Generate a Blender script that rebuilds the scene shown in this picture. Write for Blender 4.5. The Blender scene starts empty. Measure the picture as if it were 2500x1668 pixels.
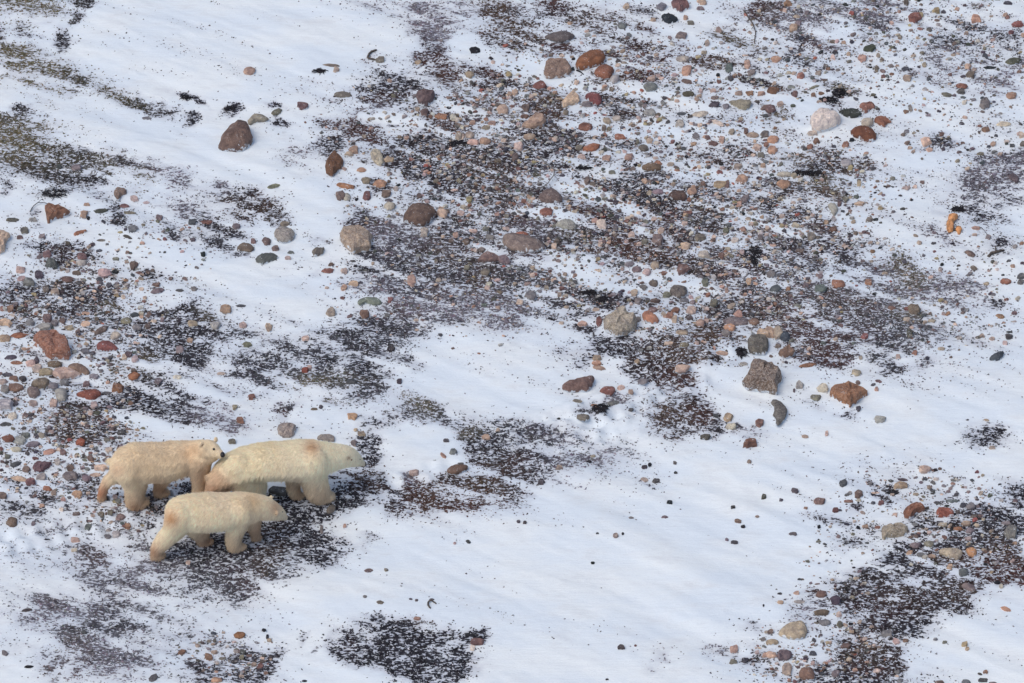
import bpy, bmesh, math, random
import numpy as np
from mathutils import Vector, Matrix
from mathutils.bvhtree import BVHTree

S = bpy.context.scene
COL = S.collection
random.seed(7)
RNG = np.random.default_rng(11)

# ------------------------------------------------------------------ camera
DIST, ELEV, LENS = 60.0, math.radians(37.0), 142.0
CAM = Vector((0.0, -DIST * math.cos(ELEV), DIST * math.sin(ELEV)))
cam_d = bpy.data.cameras.new('camera'); cam = bpy.data.objects.new('camera', cam_d)
COL.objects.link(cam); cam.location = CAM
cam.rotation_euler = (math.radians(90) - ELEV, 0, 0)
cam_d.lens = LENS; cam_d.sensor_width = 36.0; cam_d.clip_end = 3000.0; cam_d.clip_start = 0.5
S.camera = cam

# ------------------------------------------------------------------ sky, sun, exposure
SUN_EL, SUN_AZ = math.radians(58), math.radians(-125)     # azimuth from +Y towards +X
w = bpy.data.worlds.new('World'); S.world = w; w.use_nodes = True
nt = w.node_tree; nt.nodes.clear()
sky = nt.nodes.new('ShaderNodeTexSky'); sky.sky_type = 'NISHITA'; sky.sun_disc = False
sky.sun_elevation = SUN_EL; sky.sun_rotation = SUN_AZ
sky.air_density = 1.0; sky.dust_density = 4.0; sky.ozone_density = 1.0
bg = nt.nodes.new('ShaderNodeBackground'); bg.inputs[1].default_value = 0.141
wo = nt.nodes.new('ShaderNodeOutputWorld')
nt.links.new(sky.outputs[0], bg.inputs[0]); nt.links.new(bg.outputs[0], wo.inputs[0])
sl = bpy.data.lights.new('sun', 'SUN'); sl.energy = 0.7; sl.angle = math.radians(40); sl.color = (1.0, 0.97, 0.92)
sun = bpy.data.objects.new('sun', sl); COL.objects.link(sun); sun.location = (0, 0, 40)
sd = Vector((math.sin(SUN_AZ) * math.cos(SUN_EL), math.cos(SUN_AZ) * math.cos(SUN_EL), math.sin(SUN_EL)))
sun.rotation_euler = sd.to_track_quat('Z', 'Y').to_euler()
S.view_settings.view_transform = 'Standard'; S.view_settings.look = 'None'
S.view_settings.exposure = 0.0; S.view_settings.gamma = 1.0; S.view_settings.use_curve_mapping = False

# ------------------------------------------------------------------ photo coordinates -> places on the ground
CA, SA = math.cos(ELEV), math.sin(ELEV)
WW = 36.0 / LENS / 2500.0
def ray(px, py):
    dx, dy = (px - 1250) * WW, -(py - 834) * WW
    return np.stack([dx + 0 * np.asarray(dy), dy * SA + CA + 0 * np.asarray(dx), dy * CA - SA + 0 * np.asarray(dx)], -1)
CAMN = np.array(CAM)
def at(px, py, z=0.0):
    d = ray(np.asarray(px, float), np.asarray(py, float)); t = (z - CAM.z) / d[..., 2]
    return CAMN + d * t[..., None]
def topx(x, y, z=0.0):
    rx, ry, rz = x, y - CAM.y, z - CAM.z
    dep = ry * CA - rz * SA; up = ry * SA + rz * CA
    return 1250 + rx / dep / WW, 834 - up / dep / WW
def mpp(p): return ((p[1] - CAM.y) * CA - (p[2] - CAM.z) * SA) * WW

# ------------------------------------------------------------------ helpers
def lin(c): 
    c = np.asarray(c, float) / 255.0
    return np.where(c <= 0.04045, c / 12.92, ((c + 0.055) / 1.055) ** 2.4)
_lat = RNG.random((512, 512))
def vnoise(x, y, s=0):
    x = x + s * 37.13 + 1000; y = y + s * 91.7 + 1000
    xi = np.floor(x).astype(int); yi = np.floor(y).astype(int); fx = x - xi; fy = y - yi
    fx = fx * fx * (3 - 2 * fx); fy = fy * fy * (3 - 2 * fy)
    g = lambda a, b: _lat[a & 511, b & 511]
    return (g(xi, yi) * (1 - fx) + g(xi + 1, yi) * fx) * (1 - fy) + (g(xi, yi + 1) * (1 - fx) + g(xi + 1, yi + 1) * fx) * fy
def fbm(x, y, s=0, o=4):
    t = 0; a = 1; n = 0
    for k in range(o): t = t + a * vnoise(x * 2 ** k, y * 2 ** k, s + k * 3); n += a; a *= 0.5
    return t / n
def mesh_np(name, V, F, col=None, smooth=False, extra=None):
    V = np.ascontiguousarray(V, np.float32); F = np.ascontiguousarray(F, np.int32)
    me = bpy.data.meshes.new(name); k = F.shape[1]
    me.vertices.add(len(V)); me.vertices.foreach_set('co', V.ravel())
    me.loops.add(F.size); me.loops.foreach_set('vertex_index', F.ravel())
    me.polygons.add(len(F)); me.polygons.foreach_set('loop_start', np.arange(0, F.size, k, dtype=np.int32))
    me.polygons.foreach_set('use_smooth', np.full(len(F), smooth))
    me.update(calc_edges=True)
    if col is not None: put_col(me, 'col', col)
    for k_, v_ in (extra or {}).items():
        a = me.attributes.new(k_, 'FLOAT', 'POINT'); a.data.foreach_set('value', np.ascontiguousarray(v_, np.float32))
    return me
def put_col(me, name, col):
    a = me.attributes.new(name, 'FLOAT_COLOR', 'POINT'); a.data.foreach_set('color', np.ascontiguousarray(col, np.float32).ravel())
def link(name, me, mat, parent=None, loc=None, **props):
    if mat and not me.materials: me.materials.append(mat)
    o = bpy.data.objects.new(name, me); COL.objects.link(o)
    if loc is not None: o.location = loc
    if parent: o.parent = parent
    for k, v in props.items():
        if v: o[k] = v
    return o

# ------------------------------------------------------------------ materials
class NT:
    def __init__(s, name):
        s.m = bpy.data.materials.new(name); s.m.use_nodes = True; s.t = s.m.node_tree; s.t.nodes.clear()
        s.out = s.n('ShaderNodeOutputMaterial'); s.b = s.n('ShaderNodeBsdfPrincipled'); s.l(s.b.outputs[0], s.out.inputs[0])
    def n(s, k, **kw):
        x = s.t.nodes.new(k)
        for a, b in kw.items(): setattr(x, a, b)
        return x
    def l(s, a, b): s.t.links.new(a, b)
    def val(s, x, sock):
        if hasattr(x, 'is_output'): s.l(x, sock)
        else: sock.default_value = x
    def math(s, op, a, b=0.0, c=None, clamp=False):
        x = s.n('ShaderNodeMath', operation=op, use_clamp=clamp); s.val(a, x.inputs[0]); s.val(b, x.inputs[1])
        if c is not None: s.val(c, x.inputs[2])
        return x.outputs[0]
    def noise(s, vec, scale, detail=4.0, rough=0.6):
        x = s.n('ShaderNodeTexNoise'); x.inputs['Scale'].default_value = scale; x.inputs['Detail'].default_value = detail
        x.inputs['Roughness'].default_value = rough
        if vec is not None: s.l(vec, x.inputs['Vector'])
        return x.outputs[0]
    def attr(s, name): return s.n('ShaderNodeAttribute', attribute_name=name)
    def ramp(s, v, a, b, lo=0.0, hi=1.0):
        x = s.n('ShaderNodeMapRange', interpolation_type='SMOOTHSTEP'); s.val(v, x.inputs[0])
        for i, q in enumerate((a, b, lo, hi)): s.val(q, x.inputs[1 + i])
        return x.outputs[0]
    def mix(s, f, a, b, kind='MIX'):
        x = s.n('ShaderNodeMix', data_type='RGBA', blend_type=kind); s.val(f, x.inputs[0]); s.val(a, x.inputs[6]); s.val(b, x.inputs[7])
        return x.outputs[2]
    def bump(s, h, st, dist):
        x = s.n('ShaderNodeBump'); x.inputs['Strength'].default_value = st; x.inputs['Distance'].default_value = dist
        s.l(h, x.inputs['Height']); s.l(x.outputs[0], s.b.inputs['Normal'])

def ground_material():
    g = NT('snow_over_tundra'); g.b.inputs['Roughness'].default_value = 0.75
    g.b.inputs['Specular IOR Level'].default_value = 0.25
    tc = g.n('ShaderNodeTexCoord'); mp = g.n('ShaderNodeMapping', vector_type='POINT')
    mp.inputs['Rotation'].default_value = (0, 0, math.radians(22)); mp.inputs['Scale'].default_value = (0.5, 1.0, 1.0)
    g.l(tc.outputs['Object'], mp.inputs[0]); v = mp.outputs[0]
    cov = g.attr('cov').outputs['Fac']; tcol = g.attr('turf_col').outputs['Color']
    n1 = g.noise(v, 5.5, 6.0, 0.80); n2 = g.noise(v, 24.0, 3.0, 0.65)
    n = g.math('ADD', g.math('MULTIPLY', n1, 0.5), g.math('MULTIPLY', n2, 0.5))
    n = g.math('ADD', g.math('MULTIPLY', g.math('SUBTRACT', n, 0.5), 2.9), 0.5)
    ex = g.ramp(g.math('SUBTRACT', cov, n), -0.07, 0.09)
    # snow: fine tone changes of old and new snow
    s1 = g.noise(v, 1.3, 4.0, 0.55)
    snow = g.mix(g.ramp(s1, 0.35, 0.65), (0.735, 0.82, 0.885, 1), (0.81, 0.87, 0.89, 1))
    sg = g.noise(v, 70.0, 3.0, 0.75)
    snow = g.mix(g.ramp(sg, 0.50, 0.72, 0.0, 0.22), snow, (0.50, 0.54, 0.62, 1))
    m2 = g.n('ShaderNodeMapping'); m2.inputs['Rotation'].default_value = (0, 0, math.radians(30)); m2.inputs['Scale'].default_value = (0.12, 1.0, 1.0)
    g.l(tc.outputs['Object'], m2.inputs[0]); wind = g.noise(m2.outputs[0], 16.0, 5.0, 0.7); st = g.noise(v, 2.6, 7.0, 0.72)
    snow = g.mix(g.ramp(wind, 0.50, 0.70, 0.0, 0.16), snow, (0.55, 0.60, 0.68, 1))
    snow = g.mix(g.ramp(st, 0.50, 0.72, 0.0, 0.30), snow, (0.52, 0.54, 0.58, 1))
    thin = g.math('MULTIPLY', g.ramp(g.math('ADD', cov, g.math('MULTIPLY', n2, 0.25)), 0.14, 0.62), 0.40)
    snow = g.mix(thin, snow, (0.36, 0.37, 0.45, 1))
    # turf: own colour with lighter twigs and frost grains
    t1 = g.noise(tc.outputs['Object'], 60.0, 3.0, 0.7)
    turf = g.mix(g.ramp(t1, 0.35, 0.7), g.mix(1.0, tcol, (0.55, 0.55, 0.58, 1), 'MULTIPLY'), g.mix(1.0, tcol, (1.6, 1.6, 1.62, 1), 'MULTIPLY'))
    n3 = g.noise(v, 30.0, 2.0, 0.55)
    frost = g.ramp(n3, 0.50, 0.60, 0.0, 0.82)
    turf = g.mix(frost, turf, (0.64, 0.69, 0.78, 1))
    g.l(g.mix(ex, snow, turf), g.b.inputs['Base Color'])
    h = g.math('ADD', g.math('MULTIPLY', ex, -0.5), g.math('MULTIPLY', t1, g.math('MULTIPLY', ex, 1.4)))
    h = g.math('ADD', h, g.math('ADD', g.math('MULTIPLY', n2, 0.30), g.math('ADD', g.math('MULTIPLY', sg, 0.22), g.math('MULTIPLY', wind, 0.5))))
    g.bump(h, 0.55, 0.025)
    return g.m
def stone_material():
    g = NT('stone'); g.b.inputs['Roughness'].default_value = 0.8; g.b.inputs['Specular IOR Level'].default_value = 0.3
    a = g.attr('col'); tc = g.n('ShaderNodeTexCoord'); oi = g.n('ShaderNodeObjectInfo')
    ad = g.n('ShaderNodeVectorMath', operation='ADD'); g.l(tc.outputs['Object'], ad.inputs[0])
    rv = g.n('ShaderNodeCombineXYZ')
    for i in range(3): g.l(g.math('MULTIPLY', oi.outputs['Random'], 40.0 + 11 * i), rv.inputs[i])
    g.l(rv.outputs[0], ad.inputs[1]); v = ad.outputs[0]
    n1 = g.noise(v, 10.0, 5.0, 0.68); n2 = g.noise(v, 38.0, 3.0, 0.7); n3 = g.noise(v, 85.0, 2.0, 0.6)
    c = g.mix(g.ramp(n1, 0.3, 0.7), g.mix(1.0, a.outputs['Color'], (0.62, 0.61, 0.66, 1), 'MULTIPLY'), g.mix(1.0, a.outputs['Color'], (1.28, 1.25, 1.18, 1), 'MULTIPLY'))
    c = g.mix(g.ramp(n2, 0.42, 0.62, 0.0, 0.4), c, g.mix(1.0, c, (0.55, 0.55, 0.58, 1), 'MULTIPLY'))
    sp = g.math('MULTIPLY', a.outputs['Alpha'], g.ramp(n3, 0.5, 0.58))
    c = g.mix(g.math('MULTIPLY', sp, 0.75), c, (0.06, 0.055, 0.055, 1))
    sp2 = g.math('MULTIPLY', a.outputs['Alpha'], g.ramp(n2, 0.52, 0.45, 0.0, 0.5))
    c = g.mix(sp2, c, (0.55, 0.50, 0.46, 1))
    # a dusting of snow caught on surfaces that face up
    ge = g.n('ShaderNodeNewGeometry'); sx = g.n('ShaderNodeSeparateXYZ'); g.l(ge.outputs['Normal'], sx.inputs[0])
    du = g.math('MULTIPLY', g.ramp(sx.outputs[2], 0.6, 0.98), g.ramp(g.math('ADD', n2, g.math('MULTIPLY', n1, 0.5)), 0.86, 1.0))
    c = g.mix(g.math('MULTIPLY', du, 0.8), c, (0.78, 0.83, 0.88, 1))
    # snow blown against the foot of the stone
    hf = g.attr('hf').outputs['Fac']; n4 = g.noise(v, 16.0, 3.0, 0.6)
    foot = g.ramp(g.math('ADD', g.math('MULTIPLY', g.math('SUBTRACT', n4, 0.5), 3.0), g.math('MULTIPLY', hf, -1.2)), -0.28, 0.02)
    c = g.mix(g.math('MULTIPLY', foot, 0.9), c, (0.76, 0.82, 0.88, 1))
    g.l(c, g.b.inputs['Base Color'])
    g.bump(g.math('ADD', n2, g.math('MULTIPLY', n1, 1.6)), 0.7, 0.03)
    return g.m
def crumb_material():
    g = NT('turf_sprigs'); g.b.inputs['Roughness'].default_value = 0.8; g.b.inputs['Specular IOR Level'].default_value = 0.2
    g.l(g.attr('col').outputs['Color'], g.b.inputs['Base Color']); return g.m
def plain(name, rgb, rough, sc=30.0, amt=0.35, spec=0.3):
    g = NT(name); g.b.inputs['Roughness'].default_value = rough; g.b.inputs['Specular IOR Level'].default_value = spec
    tc = g.n('ShaderNodeTexCoord'); n = g.noise(tc.outputs['Object'], sc, 4.0, 0.65)
    c = tuple(rgb); d = tuple(q * (1 - amt) for q in c); e = tuple(min(1, q * (1 + amt)) for q in c)
    g.l(g.mix(g.ramp(n, 0.3, 0.7), d + (1,), e + (1,)), g.b.inputs['Base Color']); g.bump(n, 0.4, 0.01); return g.m
def fur_material(strand=False):
    g = NT('fur_strands' if strand else 'fur_coat'); g.b.inputs['Roughness'].default_value = 0.9; g.b.inputs['Specular IOR Level'].default_value = 0.15
    a = g.attr('col').outputs['Color']
    if strand:
        g.l(a, g.b.inputs['Base Color'])
    else:
        tc = g.n('ShaderNodeTexCoord'); mp = g.n('ShaderNodeMapping'); mp.inputs['Scale'].default_value = (1.0, 1.0, 0.35)
        g.l(tc.outputs['Object'], mp.inputs[0])
        n = g.noise(mp.outputs[0], 30.0, 4.0, 0.7); n2 = g.noise(tc.outputs['Object'], 4.0, 4.0, 0.6)
        c = g.mix(g.ramp(n, 0.3, 0.7), g.mix(1.0, a, (0.88, 0.86, 0.82, 1), 'MULTIPLY'), g.mix(1.0, a, (1.08, 1.07, 1.05, 1), 'MULTIPLY'))
        c = g.mix(g.ramp(n2, 0.45, 0.75, 0.0, 0.3), c, g.mix(1.0, c, (0.95, 0.80, 0.60, 1), 'MULTIPLY'))
        g.l(c, g.b.inputs['Base Color']); g.bump(n, 0.5, 0.03)
    g.b.inputs['Sheen Weight'].default_value = 0.15; g.b.inputs['Sheen Roughness'].default_value = 0.6
    return g.m
M_GROUND, M_STONE, M_CRUMB = ground_material(), stone_material(), crumb_material()
M_FUR, M_STRAND = fur_material(), fur_material(True)
M_NOSE = plain('nose_leather', (0.012, 0.012, 0.016), 0.4, 60, 0.3, 0.5)
M_WEED = plain('dark_seaweed', (0.016, 0.015, 0.020), 0.65, 40, 0.5)
M_TWIG = plain('grey_twig', (0.09, 0.075, 0.065), 0.8, 40, 0.4)
M_PALETWIG = plain('weathered_pale_twig', (0.20, 0.19, 0.18), 0.8, 40, 0.4)
M_EAR = plain('ear_hollow_fur', (0.22, 0.14, 0.09), 0.9)
M_CLAW = plain('dark_claw', (0.03, 0.025, 0.02), 0.5)

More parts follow.
